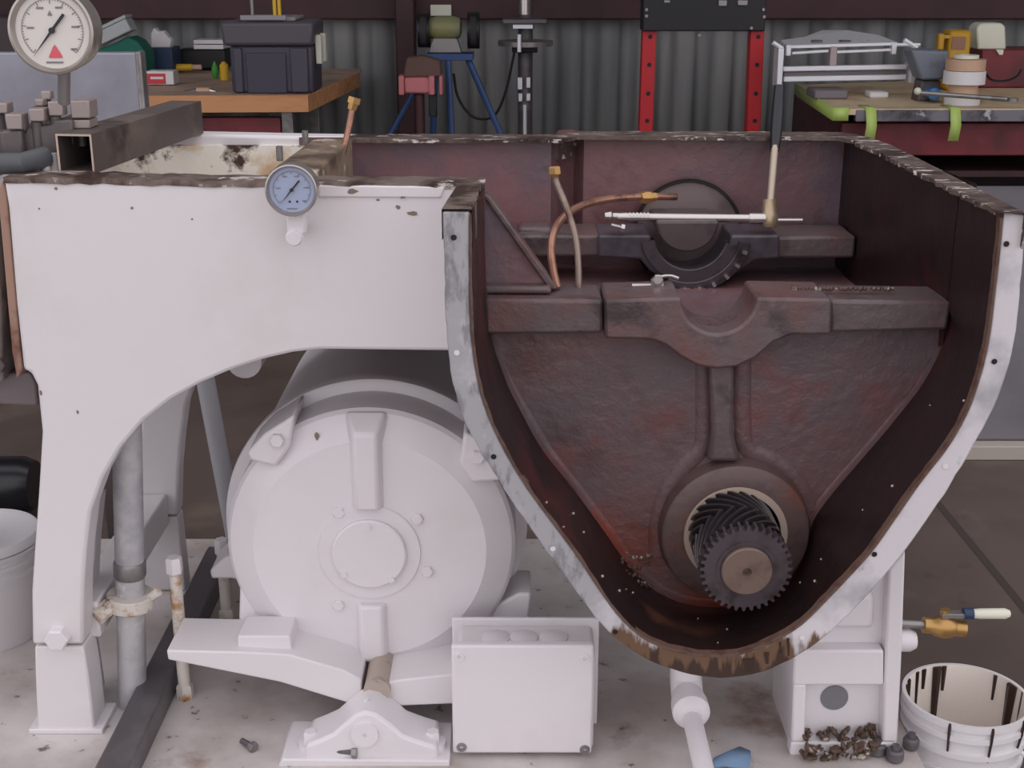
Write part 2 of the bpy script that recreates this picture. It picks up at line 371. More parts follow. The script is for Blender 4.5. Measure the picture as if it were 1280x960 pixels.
# flange round the opening
outer = [(553, 265), (555, 330), (557, 400), (562, 462), (572, 505), (586, 540), (607, 575), (631, 613), (657, 652), (684, 690), (712, 728), (740, 768), (770, 799), (805, 824), (850, 841), (890, 849), (925, 848), (960, 839), (1000, 820), (1040, 790), (1085, 745), (1130, 692), (1185, 612), (1215, 562), (1244, 508), (1259, 470), (1270, 420), (1276, 360), (1280, 310), (1283, 268)]
inner = [(587, 265), (587, 330), (588, 400), (591, 440), (600, 490), (612, 525), (635, 572), (660, 612), (692, 655), (722, 695), (748, 735), (774, 772), (806, 801), (838, 813), (870, 820), (905, 822), (930, 818), (960, 806), (1000, 784), (1045, 738), (1090, 690), (1152, 600), (1185, 560), (1212, 512), (1230, 455), (1238, 415), (1244, 360), (1250, 310), (1254, 266)]
NF = 110
fo = smooth(resample([P(u, v, YF) for u, v in outer], NF)); fi = smooth(resample([P(u, v, YF) for u, v in inner], NF))
fo = [p + Vector((random.uniform(-1, 1), 0, random.uniform(-1, 1))) * .0008 for p in fo]
back = lambda l, d: [p + Vector((0, d, 0)) for p in l]
bm = NB(); rows = loft(bm, [back(fi, .006), back(fi, 0), back(fo, 0), back(fo, .035), back([a.lerp(b, .3) for a, b in zip(fi, fo)], .035)]); 
for e in (0, -1):
    bm.faces.new([rows[k][e] for k in (0, 1, 2, 3, 4)])
build('flange', bm, FLANGE, gc, bevel=.0025)
toC = lambda p, k: p + (Vector((.3, p.y, .92)) - p).normalized() * k
gi = [toC(p, .0045 + random.uniform(-.001, .001)) for p in fi]
bm = NB(); rows = loft(bm, [back(fi, -.002), back(gi, -.002), back(gi, .012), back(fi, .012)]); build('gasket', bm, GASKET, gc)
# bolt holes and studs along the flange
hb = [(567, 297), (571, 441), (617, 571), (691, 686), (769, 790), (1258, 305), (1243, 452), (1182, 583), (1093, 693), (1003, 797)]
for i, (u, v) in enumerate(hb):
    p = P(u, v, YF - .0015); bm = NB(); lathe(bm, p, -FWD, [(0, .0042), (0, 0)], 14, close=False)
    o = build('bolt_hole', bm, WHITE2 if i in (1, 7, 9, 3) else SLATE, gc)
# inner shell, from the flange back to the web
webp = [(606, 229), (607, 300), (610, 400), (620, 440), (635, 482), (672, 554), (717, 610), (755, 662), (781, 700), (815, 735), (850, 752), (900, 758), (945, 752), (985, 730), (1008, 690), (1014, 645), (1042, 608), (1102, 540), (1150, 480), (1172, 440), (1184, 400), (1190, 367), (1194, 300), (1196, 229)]
wl = smooth(resample([P(u, v, YW) for u, v in webp], NF), 1)
CEN = P(916, 660, YW)
inn = lambda p, k: p.lerp(Vector((CEN.x, p.y, CEN.z)), k)
# pair by walking both loops at the same share of length
for i in range(NF):
    if i > NF * .7 and wl[i].z > P(640, 388, YW).z: wl[i].x = wl[-1].x
W1 = [a.lerp(b, .82) for a, b in zip(gi, wl)]
E = []
for i, p in enumerate(wl):
    t = i / (NF - 1); q_ = max(0, min(1, (min(t, 1 - t) - .10) / .16)); k = .075 * q_ * q_ * (3 - 2 * q_)
    E.append(inn(p, k))
bez = lambda a, b, c, t: a * (1 - t) ** 2 + b * 2 * t * (1 - t) + c * t * t
loops = [gi, [a.lerp(b, .3) for a, b in zip(gi, wl)], [a.lerp(b, .6) for a, b in zip(gi, wl)], W1]
fil = [[bez(W1[i], wl[i], E[i], t) for i in range(NF)] for t in (.2, .4, .6, .8, 1)]
loops += fil[:2]
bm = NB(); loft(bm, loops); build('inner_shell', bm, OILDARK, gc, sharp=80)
bm = NB(); loft(bm, fil[1:]); build('web_fillet', bm, OILWEB, gc, sharp=89)
ow = [p + (fo[i] - fi[i]) * .55 for i, p in enumerate(wl)]
fo2 = [fi[i].lerp(fo[i], .45) + Vector((0, .035, 0)) for i in range(NF)]
bm = NB(); loft(bm, [fo2, back(ow, 0), back(ow, .03)]); build('outer_shell', bm, WHITE2, gc, sharp=60)
# web: the upright plate below the front beam with the bearing bore through it
lo_i = [i for i in range(NF) if E[i].z < P(640, 385, YW).z]
poly = [E[i] for i in lo_i]
BR = 63 / ppm(CEN); OR = 92 / ppm(CEN)
def hit(ang):
    d = Vector((math.cos(ang), 0, math.sin(ang))); best = None
    n = len(poly)
    for i in range(n):
        a, b = poly[i] - CEN, poly[(i + 1) % n] - CEN
        ex, ez = b.x - a.x, b.z - a.z; den = d.x * ez - d.z * ex
        if abs(den) < 1e-12: continue
        t = (a.x * ez - a.z * ex) / den; s = (a.x * d.z - a.z * d.x) / den
        if t > 0 and -1e-6 <= s <= 1 + 1e-6 and (best is None or t > best): best = t
    return CEN + d * (best or OR)
NA = 160; angs = [2 * math.pi * k / NA for k in range(NA)]
ringo = [hit(a) for a in angs]
ringb = [CEN + Vector((math.cos(a), 0, math.sin(a))) * BR for a in angs]
bm = NB(); rs = []
for t in (0, .25, .5, .75, 1):
    rs.append([ringo[k].lerp(ringb[k], t) for k in range(NA)])
loft(bm, rs, True); build('web', bm, OILWEB, gc, sharp=60)
for px in ([(878, 436), (878, 520), (874, 556), (850, 582), (830, 612), (820, 650), (820, 690)], [(926, 442), (926, 520), (932, 556), (966, 572), (995, 598), (1010, 632)]):
    bm = NB(); tube(bm, curve([P(u, v, YW + .019) for u, v in px], 5), .024, 20); build('web_ridge', bm, OILWEB, gc, sharp=80)
bm = NB(); lathe(bm, CEN + Vector((0, .0, 0)), FWD, [(-.004, OR * 1.04), (.020, OR), (.027, OR * .985), (.030, OR * .95), (.030, BR), (-.09, BR), (-.09, .0)], 64, close=False)
build('bearing_boss', bm, mat('dark_boss_iron', (102, 82, 80), .38, layers=[((118, 74, 62), 9, .5, .65), ((80, 66, 68), 14, .52, .66)], bump=(40, .3, .005)), gc)
bm = NB(); lathe(bm, CEN, FWD, [(.028, BR + .002), (.032, BR + .001), (.032, BR - .010), (.0, BR - .011)], 64, close=False); build('bearing_ring', bm, BRIGHT, gc)
# upright rib over the bore and the front beam with its saddle
bm = NB(); pprism(bm, [(886, 455), (918, 455), (917, 540), (926, 578), (884, 578), (890, 540)], YW - .028, .03); build('rib', bm, OILBEAM, gc, bevel=.008)
bm = NB(); pprism(bm, [(606, 374), (754, 375), (754, 417), (606, 419)], 2.018, .105); build('beam_arm', bm, OILBEAM, gc, bevel=.006)
bm = NB(); pprism(bm, [(1038, 375), (1190, 377), (1184, 413), (1038, 416)], 2.018, .105); build('beam_arm', bm, OILBEAM, gc, bevel=.006)
cs = P(899, 372, 2.0); sr = 47 / ppm(cs)
arc = [cs + Vector((math.cos(t), 0, math.sin(t))) * sr for t in [math.pi + math.pi * k / 24 for k in range(25)]]
sad = [P(u, v, 2.0) for u, v in ((1040, 374), (1040, 419), (990, 419), (968, 428), (945, 448), (922, 459), (897, 462), (872, 458), (850, 446), (830, 431), (812, 425), (756, 424), (756, 375))]
bm = NB(); prism(bm, arc + sad, .118); build('bearing_saddle', bm, OILBEAM, gc, bevel=.005)
# raised lip behind the saddle, back wall and rear beam
bm = NB(); stp = [P(u, 300, y) for u, y in ((380, YB), (688, YB), (698, YB + .09), (716, YB + .10), (728, YB + .05), (1046, YB + .05))]
stp = [Vector((p.x, p.y, 0)) for p in stp]
loft(bm, [[p + UP * z for p in stp] for z in (.95, RIM)]); loft(bm, [[p + Vector((0, .02, z)) for p in stp] for z in (.95, RIM)]); build('back_wall', bm, OILRED, gc, sharp=60)
# right wall from the web to the back wall
rt_in = [(1254, 266), (1205, 244), (1150, 216), (1100, 191), (1064, 175), (1046, 171)]
rt_out = [(1284, 267), (1216, 233), (1164, 206), (1114, 181), (1078, 169), (1050, 165)]
bl = [P(1196, 229, YW), P(1046, 300, YB + .05)]
rw = resample([Vector((E[-1].x - .002, E[-1].y - .02, 0)), Vector((P(1064, 174, 2.5).x + .02, 2.50, 0)), Vector((stp[-1].x, stp[-1].y, 0))], 12)
rw = smooth(rw, 2)
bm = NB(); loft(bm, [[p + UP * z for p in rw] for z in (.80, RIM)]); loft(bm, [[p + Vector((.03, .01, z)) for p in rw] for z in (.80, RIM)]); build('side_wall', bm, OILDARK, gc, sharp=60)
bm = NB(); box(bm, (P(420, 300, 2.3).x, 2.11, .982), (stp[-1].x + .04, YB + .06, .996)); build('chamber_floor', bm, OILRED, gc)
# chipped rim on top of the opening: right side, back, and left corner
ri = [G(u, v, RIM) for u, v in rt_in] + [G(u, v, RIM) for u, v in ((900, 171), (722, 170), (700, 174), (560, 174), (432, 174))]
ro = [G(u, v, RIM) for u, v in rt_out] + [G(u, v, RIM) for u, v in ((900, 164), (722, 164), (700, 168), (560, 167.5), (432, 167.5))]
ri, ro = resample(ri, 150), resample(ro, 150)
ri = [p + Vector((random.uniform(-.004, .004), random.uniform(-.006, .004), 0)) for p in ri]; ro = [p + Vector((0, random.uniform(-.003, .003), 0)) for p in ro]
up = lambda l, z: [p + UP * z for p in l]
bm = NB(); loft(bm, [up(ri, -.007), up(ri, .0), up(ro, .0), up(ro, -.05)]); build('rim', bm, RIMM, gc)
cl_i = [G(u, v, RIM) for u, v in ((588, 265), (594, 250), (606, 233))]; cl_o = [G(u, v, RIM) for u, v in ((552, 265), (560, 252), (572, 234))]
bm = NB(); ci, co = resample(cl_i, 10), resample(cl_o, 10); ci = [p + Vector((random.uniform(-.003, .004), 0, 0)) for p in ci]
loft(bm, [up(co, -.04), up(co, .004), up(ci, .004), up(ci, -.05)]); build('rim', bm, RAW, gc)
# gusset in the left of the chamber and its ledge
bm = NB(); pprism(bm, [(596, 236), (606, 245), (690, 362), (596, 362)], 2.07, .018); build('gusset', bm, OILRED, gc, bevel=.003)
bm = NB(); pprism(bm, [(600, 240), (612, 245), (697, 362), (686, 362)], 2.062, .035); build('gusset_edge', bm, OILBEAM, gc, bevel=.003)
bm = NB(); pprism(bm, [(606, 358), (688, 359), (690, 368), (606, 368)], 2.045, .07); build('gusset_foot', bm, OILBEAM, gc, bevel=.005)
# rear beam
YR = 2.47
bm = NB(); pprism(bm, [(648, 294), (752, 294), (752, 321), (648, 321)], YR + .015, .12); build('beam_arm', bm, OILBEAM, gc, bevel=.006)
bm = NB(); pprism(bm, [(970, 296), (1070, 295), (1068, 323), (970, 323)], YR + .015, .12); build('beam_arm', bm, OILBEAM, gc, bevel=.006)
bm = NB(); pprism(bm, [(648, 284), (690, 284), (690, 296), (648, 296)], YR + .05, .06); build('cast_lug', bm, OILBEAM, gc, bevel=.012)
cr = P(864, 294, YR); rr = 50 / ppm(cr)
arc = [cr + Vector((math.cos(t), 0, math.sin(t))) * rr for t in [math.pi + math.pi * k / 24 for k in range(25)]]
sad = [P(u, v, YR) for u, v in ((975, 294), (975, 323), (945, 326), (925, 340), (895, 352), (862, 356), (830, 350), (812, 338), (800, 324), (748, 322), (748, 294))]
IRONGREY = mat('grey_oily_saddle', (84, 76, 84), .36, layers=[((60, 52, 58), 10, .5, .65)], bump=(30, .25, .005))
bm = NB(); prism(bm, arc + sad, .12); build('bearing_saddle', bm, IRONGREY, gc, bevel=.005)
pd = P(858, 290, YB + .03); rd = 66 / ppm(pd)
bm = NB(); lathe(bm, pd, FWD, [(0, rd), (.015, rd), (.018, rd * .96), (.018, 0)], 56, close=False); build('bore_cover', bm, mat('grey_cover_plate', (124, 108, 108), .4, layers=[((96, 82, 82), 10, .5, .65)]), gc)
bm = NB(); lathe(bm, pd + Vector((0, -.012, .0)), FWD, [(0, rd * 1.03), (.0, rd * .985), (.012, rd * .985), (.012, rd * 1.03)], 56, close=False); build('cover_lip', bm, SLATE, gc)
ps = P(860, 277, YR - .008); rs_ = 39 / ppm(ps)
bm = NB(); prism(bm, [ps + Vector((math.cos(t), 0, math.sin(t))) * rs_ for t in [math.pi + math.pi * k / 24 for k in range(25)]], .14); build('half_bearing', bm, mat('grey_brown_bearing', (92, 80, 82), .34, .2, layers=[((66, 56, 60), 12, .5, .65)]), gc, bevel=.004)
pc = P(864, 292, YR - .012)
def halfring(bm, o, r0, r1, d, a0, a1, n=40):
    rws = []
    for rad, dd in ((r0, d), (r0, 0), (r1, 0), (r1, d)):
        rws.append([o + Vector((math.cos(t) * rad, dd, math.sin(t) * rad)) for t in [R(a0) + R(a1 - a0) * k / n for k in range(n + 1)]])
    rws.append(rws[0]); loft(bm, rws)
    return bm
k = 1 / ppm(pc)
bm = NB(); halfring(bm, pc, 46 * k, 63 * k, .03, 190, 345); build('retainer_ring', bm, GEARIRON, gc, bevel=.002)
bm = NB(); halfring(bm, pc + Vector((0, -.004, 0)), 62 * k, 76 * k, .02, 245, 350); build('seal_ring', bm, GEARIRON, gc, bevel=.002)
for q in range(13):
    t = R(250 + 7.6 * q); p = pc + Vector((math.cos(t) * 71 * k, -.004, math.sin(t) * 71 * k)); bm = NB(); tt = Matrix.Rotation(-t, 3, 'Y')
    box(bm, p + Vector((-.0045, -.008, -.003)), p + Vector((.0045, 0, .003)), rot=tt); build('ring_tooth', bm, TEETH if q % 2 else CHROME, gc)
# oil beads on the dark wall, their glint painted in as a pale colour
bm = NB()
for _ in range(18):
    i = random.randint(30, 92); t = random.uniform(.1, .9); p = gi[i].lerp(W1[i], t); bmesh.ops.create_icosphere(bm, subdivisions=1, radius=random.uniform(.0012, .0028), matrix=Matrix.Translation(toC(p, .001)))
o = build('oil_beads', bm, mat('oil_bead_glint', (190, 170, 160), .15), gc); o['kind'] = 'stuff'
bm = NB()
for _ in range(70):
    p = P(random.uniform(760, 815), random.uniform(690, 745), YW - .02 - random.random() * .03); bmesh.ops.create_icosphere(bm, subdivisions=1, radius=random.uniform(.002, .0045), matrix=Matrix.Translation(p))
for _ in range(60):
    u = random.uniform(990, 1120); p = P(u, 362 + random.uniform(-4, 8), 2.06); p.z = P(900, 374, 2.0).z + .002; bmesh.ops.create_icosphere(bm, subdivisions=1, radius=random.uniform(.002, .0045), matrix=Matrix.Translation(p))
o = build('grit', bm, SOIL, gc); o['kind'] = 'stuff'
# oil drips over the flange foot
for (u, v, wd, ln) in ((935, 824, 16, 16), (958, 816, 7, 14), (985, 798, 4, 22), (975, 803, 3, 14)):
    bm = NB(); p = P(u, v, YF - .002); q = P(u + 1, v + ln, YF - .002); kk = wd / 2 / ppm(p); tube(bm, [p, p.lerp(q, .5), q], kk, 8, radii=[kk, kk * .7, kk * .5])
    for vtx in bm.verts: vtx.co.y = YF - .0012 + (vtx.co.y - (YF - .002)) * .12
    build('oil_drip', bm, OILMARK, gc)

# ------------------------------------------------------------------ pinion shaft in the bore
AX = Vector((.366, 0, H - .913))
ps = thing('pinion_shaft', (AX.x, 1.877, AX.z), 'dark oily pinion shaft with toothed gears, in the lower bore of the case', 'gear')
def toothed(bm, y0, y1, ro_, ri_, nt, twist=lambda t: 0, steps=1, bore=None):
    rows = []
    for s in range(steps + 1):
        t = s / steps; y = y0 + (y1 - y0) * t; tw = twist(t); row = []
        for q in range(nt):
            for f_, r_ in ((-.30, ri_), (-.16, ro_), (.16, ro_), (.30, ri_)):
                a = 2 * math.pi * (q + f_) / nt + tw; row.append(Vector((AX.x + math.cos(a) * r_, y, AX.z + math.sin(a) * r_)))
        rows.append(row)
    rr_ = loft(bm, rows, True)
    for row, y in ((rr_[0], y0), (rr_[-1], y1)):
        c = bm.verts.new((AX.x, y, AX.z)); n = len(row)
        for k2 in range(n): bm.faces.new((row[k2], row[(k2 + 1) % n], c))
    return bm
bm = NB(); toothed(bm, 1.872, 1.894, .0725, .0655, 36); build('spur_gear', bm, GEARIRON, ps)
bm = NB(); toothed(bm, 1.897, 2.07, .0725, .061, 22, lambda t: 2.2 * abs(t - .33), 24); build('herringbone_pinion', bm, TEETH, ps)
bm = NB(); o3 = Vector((AX.x, 1.874, AX.z)); lathe(bm, o3, FWD, [(0, .040), (.010, .040), (.012, .038), (.012, .007), (.004, .004), (.004, 0)], 40, close=False); build('shaft_end', bm, SHAFTEND, ps)
bm = NB(); lathe(bm, o3, FWD, [(-.01, .047), (.004, .047), (.004, .041)], 40, close=False); build('collar', bm, GEARIRON, ps)

# ------------------------------------------------------------------ electric motor
YM = 2.135; mc = P(463, 686, YM); MR = .257
mo = thing('electric_motor', (mc.x, YM, mc.z - MR), 'white painted electric motor seen from its round end, under the case arch', 'motor')
bm = NB(); lathe(bm, mc, -FWD, [(-.012, 0), (-.012, MR * .33), (-.009, MR * .80), (.016, MR * .975), (.024, MR), (.115, MR * 1.005), (.122, MR * 1.02)], 96, close=False); build('end_bell', bm, WHITE2, mo, sharp=22)
bm = NB(); lathe(bm, mc, -FWD, [(.11, MR * .98), (.112, MR * 1.06), (.116, MR * 1.085), (.124, MR * 1.09), (.15, MR * 1.085), (.165, MR * 1.025), (.24, MR * 1.02), (.70, MR * 1.02), (.72, MR * .8)], 96); build('stator_frame', bm, WHITE2, mo, sharp=30)
bm = NB(); lathe(bm, mc, FWD, [(.004, 66 / ppm(mc)), (.016, 63 / ppm(mc)), (.016, 44 / ppm(mc))], 56, close=False); build('hub_ring', bm, WHITE2, mo)
bm = NB(); lathe(bm, mc, FWD, [(.008, 46 / ppm(mc)), (.024, 46 / ppm(mc)), (.026, 44 / ppm(mc)), (.026, 0)], 48, close=False); build('hub_cover', bm, WHITE2, mo)
km = 1 / ppm(mc)
for du, dv in ((0, -36), (-32, 25), (27, 32)):
    p = mc + Vector((du * km, -.026, -dv * km * 1.05)); bm = NB(); lathe(bm, p, FWD, [(0, .006), (.003, .0055), (.003, 0)], 12, close=False); build('screw', bm, WHITE2, mo)
for du, dv in ((-36, -52), (71, 26), (-42, 72), (60, -44)):
    p = mc + Vector((du * km, -.006, -dv * km * 1.02)); bm = NB(); hexhead(bm, p, FWD, .011, .012); build('hex_bolt', bm, WHITE2, mo)
for sg, v0, v1 in ((1, 518, 634), (-1, 752, 838)):
    z0, z1 = P(464, v0, YM - .01).z, P(464, v1, YM - .01).z; xw = 26 * km; tp = 14 * km
    bm = NB(); f_ = [Vector((mc.x - xw, YM + .012, z0)), Vector((mc.x - tp, YM - .030, z0 - (.03 if sg > 0 else 0))), Vector((mc.x + tp, YM - .030, z0 - (.03 if sg > 0 else 0))), Vector((mc.x + xw, YM + .012, z0))]
    g_ = [Vector((p.x, p.y, z1 + (.03 if (sg < 0 and 0 < j < 3) else 0))) for j, p in enumerate(f_)]
    loft(bm, [f_, g_], True); bm.faces.new([v for v in bm.verts[:4]]) if False else None
    bm.verts.ensure_lookup_table(); bm.faces.new(bm.verts[0:4]); bm.faces.new(bm.verts[4:8][::-1]); build('bell_rib', bm, WHITE2, mo, bevel=.006)
for px, b_ in (([(308, 566), (330, 543), (368, 519), (362, 560), (345, 584), (312, 576)], (347, 549)), ([(574, 580), (580, 540), (630, 565), (640, 600), (590, 604)], (597, 570))):
    bm = NB(); pprism(bm, px, YM - .012, .12); o = build('bell_ear', bm, WHITE2, mo, bevel=.006)
    bm = NB(); hexhead(bm, P(b_[0], b_[1], YM - .012), FWD, .0125, .012); build('hex_bolt', bm, WHITE2, mo)
# feet
bm = NB(); pprism(bm, [(300, 716), (316, 716), (352, 790), (372, 812), (298, 812), (298, 796)], YM + .02, .07); build('motor_foot', bm, WHITE2, mo, bevel=.005)
bm = NB(); pprism(bm, [(262, 714), (280, 698), (300, 690), (312, 728), (290, 724), (264, 724)], YM + .12, .10); build('motor_foot', bm, WHITE2, mo, bevel=.005)
bm = NB(); pprism(bm, [(600, 800), (618, 758), (648, 742), (664, 742), (656, 815), (600, 815)], YM + .03, .10); build('motor_foot', bm, WHITE2, mo, bevel=.005)
bm = NB(); hexhead(bm, P(328, 788, YM - .0), UP, .016, .02); build('hex_bolt', bm, WHITE2, mo)

chip(396, 545, 3, 6, YM - .0008, mo)
# swing base under the motor
sb = thing('motor_swing_base', (mc.x, 2.06, DECK), 'white hinged plate under the motor, its arms spread from the pivot', 'mount')
bm = NB(); pprism(bm, [(208, 813), (300, 815), (360, 818), (430, 838), (452, 850), (452, 884), (425, 876), (350, 853), (210, 825)], 2.035, .12); build('base_arm', bm, WHITE, sb, bevel=.003)
bm = NB(); pprism(bm, [(470, 856), (500, 850), (640, 835), (640, 868), (566, 880), (470, 884)], 2.035, .12); build('base_arm', bm, WHITE, sb, bevel=.003)
bm = NB(); pprism(bm, [(297, 795), (362, 795), (366, 816), (297, 816)], 2.055, .075); build('foot_pad', bm, WHITE2, sb, bevel=.003)
p = P(472, 860, 2.035); bm = NB(); cyl(bm, p + Vector((0, -.012, 0)), p + Vector((0, .09, 0)), .0235, 24); build('pivot_shaft', bm, mat('rusty_pivot', (176, 160, 150), .5, layers=[((96, 70, 58), 14, .5, .62)]), sb)

# pillow block
pb = thing('pillow_block', (P(456, 950, 1.95).x, 1.98, DECK), 'white pillow block bearing on the deck below the motor', 'bearing')
bm = NB(); pprism(bm, [(380, 950), (382, 932), (398, 926), (416, 918), (432, 904), (444, 894), (456, 890), (470, 893), (488, 906), (504, 920), (526, 928), (546, 934), (548, 950)], 1.952, .085); build('housing', bm, WHITE2, pb, bevel=.006)
bm = NB(); pprism(bm, [(352, 949), (562, 951), (562, 962), (346, 962)], 1.944, .12); build('sole_plate', bm, WHITE2, pb, bevel=.003)
p = P(456, 917, 1.952); bm = NB(); lathe(bm, p, FWD, [(0, .024), (.006, .023), (.006, .004), (.002, .003), (.002, 0)], 32, close=False); build('bearing_cap', bm, WHITE2, pb)
for u in (389, 541):
    q = P(u, 930, 1.985); bm = NB(); cyl(bm, q - UP * .02, q + UP * .006, .022, 20); hexhead(bm, q + UP * .006, UP, .013, .02); build('hold_down_bolt', bm, WHITE2, pb)
q = P(458, 880, 1.99); bm = NB(); cyl(bm, q - UP * .01, q + UP * .012, .005, 10); build('grease_nipple', bm, WHITE2, pb)

# junction box
jb = thing('junction_box', (P(655, 940, 1.97).x, 2.02, DECK), 'white square electrical box with three round knockouts on top', 'junction box')
zt_, zb_ = P(655, 813, 1.985).z, P(655, 938, 1.985).z; xl, xr_ = P(572, 870, 1.985).x, P(743, 870, 1.985).x
bm = NB(); box(bm, (xl, 1.985, zb_), (xr_, 2.075, zt_)); build('body', bm, WHITE, jb, bevel=.008, segs=3)
bm = NB(); box(bm, (P(565, 870, 1.966).x, 1.966, P(655, 942, 1.966).z), (P(741, 870, 1.966).x, 1.984, P(655, 807, 1.966).z)); build('cover', bm, WHITE2, jb, bevel=.004)
bm = NB(); box(bm, (xl - .012, 2.075, zb_ - .01), (xr_ + .012, 2.083, zt_ + .012)); build('mounting_plate', bm, WHITE2, jb, bevel=.002)
for u in (620, 655, 692):
    q = G(u, 797, zt_); bm = NB(); lathe(bm, q, UP, [(-.001, .0245), (.002, .0245), (.0035, .022), (.0035, 0)], 24, close=False); build('knockout', bm, WHITE2, jb)
for u, v in ((574, 821), (731, 823), (577, 934), (731, 937)):
    q = P(u, v, 1.966); bm = NB(); lathe(bm, q, FWD, [(0, .009), (.003, .008), (.003, .004), (.0, .003), (.0, 0)], 16, close=False); build('screw', bm, STEEL if v > 900 else WHITE2, jb)
bm = NB(); box(bm, (xl + .01, 1.985, DECK), (xr_ - .005, 2.06, zb_)); build('foot', bm, mat('stained_bracket', (186, 172, 164), .6, layers=[((120, 96, 80), 10, .5, .65)]), jb, bevel=.003)

# right support pedestal
pe = thing('support_pedestal', (P(1058, 940, 1.975).x, 2.05, DECK), 'white cast pedestal with two recessed pockets under the right side of the case', 'pedestal')
YQ = 1.975
bm = NB()
pprism(bm, [(1000, 808), (1040, 776), (1085, 732), (1132, 680), (1126, 830), (1119, 944), (987, 945), (993, 815)], YQ + .028, .17); build('body', bm, WHITE2, pe, bevel=.004)
for px in ([(992, 856), (1008, 856), (1006, 928), (989, 928)], [(1112, 712), (1132, 690), (1127, 830), (1122, 928), (1103, 928), (1107, 813)],
           [(993, 813), (1105, 813), (1105, 857), (991, 857)], [(989, 928), (1122, 928), (1119, 944), (987, 945)]):
    bm = NB(); pprism(bm, px, YQ, .03); build('frame_bar', bm, WHITE2, pe, bevel=.004)
bm = NB(); pprism(bm, [(1046, 762), (1080, 742), (1094, 742), (1093, 787), (1032, 787)], YQ + .014, .02); build('pocket_step', bm, WHITE2, pe, bevel=.01)
p = P(1043, 872, YQ + .027); bm = NB(); lathe(bm, p, FWD, [(0, .024), (.0015, .0235), (.0015, 0)], 28, close=False); build('core_hole', bm, HOLE, pe)
# ball valve at its side
bv = thing('ball_valve', P(1180, 790, 2.03), 'small brass ball valve with a white and blue lever beside the pedestal', 'valve')
y_ = 2.03
bm = NB(); tube(bm, [P(1118, 779, y_), P(1158, 781, y_)], .007, 12); build('nipple', bm, STEEL, bv)
bm = NB(); a, b = P(1154, 781, y_), P(1206, 786, y_); L_ = (b - a).length; lathe(bm, a, b - a, [(0, .014), (L_ * .22, .014), (L_ * .3, .018), (L_ * .5, .02), (L_ * .68, .018), (L_ * .75, .014), (L_, .014)], 16); build('valve_body', bm, BRASS, bv)
bm = NB(); a = P(1180, 780, y_); cyl(bm, a, a + UP * .028, .008, 12); build('stem', bm, BRASS, bv)
bm = NB(); a, b = P(1176, 769, y_), P(1206, 768, y_); box(bm, a + Vector((0, -.008, -.003)), b + Vector((0, .008, .004))); build('lever_arm', bm, STEEL, bv, bevel=.001)
bm = NB(); tube(bm, [P(1204, 767, y_), P(1216, 767, y_)], .010, 12); build('lever_collar', bm, NAVY, bv)
bm = NB(); tube(bm, [P(1214, 767, y_), P(1225, 767, y_), P(1256, 767, y_), P(1262, 767, y_)], .009, 12, radii=[.0075, .009, .0095, .006]); build('lever_grip', bm, CREAM, bv)
bm = NB(); a = P(1128, 800, 2.03); lathe(bm, a, (1, 0, 0), [(-.01, .02), (.012, .02), (.022, .015), (.026, 0)], 20, close=False); tag(build('pipe_plug', bm, WHITE2), 'round white plug on the pedestal side under the valve', 'plug')

# drain pipe below the flange
dp = thing('drain_pipe', (P(866, 960, 1.9).x, 1.9, DECK), 'white drain pipe with round union, below the lowest point of the flange', 'pipe')
c0 = P(863, 886, 1.97); 
bm = NB(); lathe(bm, c0, FWD, [(-.05, .026), (-.012, .032), (.012, .032), (.022, .024), (.026, .0185)], 28); build('union', bm, WHITE2, dp)
bm = NB(); tube(bm, [c0 + Vector((0, -.02, -.004)), c0 + Vector((.0, -.50, -.012))], .0165, 18); build('pipe', bm, WHITE2, dp)
bm = NB(); tube(bm, [c0 + Vector((0, .045, 0)), c0 + Vector((0, .07, .02)), c0 + Vector((0, .075, .11))], .028, 18); build('elbow', bm, WHITE2, dp)

# threaded rods, dark bar, vertical pipe, leaning pipe
rods = []
for i, (u, v, zt, lab) in enumerate(((232, 872, .262, 'rust streaked adjusting rod through the left end of the motor base'), (284, 776, .16, 'shorter rusty adjusting rod behind the left motor foot'))):
    p = G(u, v, DECK); t = thing('adjusting_rod', p, lab, 'threaded rod', 'motor base adjusting rods')
    bm = NB(); cyl(bm, p, p + UP * zt, .0115, 14); build('rod', bm, RODRUST, t)
    bm = NB(); hexhead(bm, p + UP * (zt - .004), UP, .015, .03); build('nut', bm, WHITE2, t)
    bm = NB(); hexhead(bm, p, UP, .016, .03); build('nut', bm, RODRUST, t)
bm = NB(); xb = G(160, 955, DECK).x; box(bm, (xb - .028, 1.55, DECK), (xb + .028, 2.72, DECK + .05)); tag(build('steel_bar', bm, BLACKSTEEL, bevel=.004), 'long dark square steel bar lying on the deck beside the case leg', 'steel bar')
vp = thing('riser_pipe', G(166, 880, DECK), 'galvanised grey riser pipe with a clamp, behind the front leg', 'pipe')
p0 = G(166, 880, DECK); p1 = Vector((p0.x + .045, p0.y, .93))
bm = NB(); tube(bm, [p0, p1], .0255, 20); build('pipe', bm, mat('galvanised_pipe', (196, 194, 196), .42, .2, layers=[((160, 158, 164), 8, .45, .62), ((214, 210, 210), 14, .58, .64)], bump=(40, .2, .004)), vp)
q = p0.lerp(p1, .33); bm = NB(); lathe(bm, q, p1 - p0, [(-.013, .027), (-.013, .042), (.013, .042), (.013, .027)], 24); tube(bm, [q + Vector((-.03, -.02, 0)), q + Vector((-.05, -.045, -.012))], .016, 10); tube(bm, [q + Vector((.03, 0, 0)), q + Vector((.055, -.01, .022))], .009, 8); build('pipe_clamp', bm, RODRUST, vp, bevel=.002)
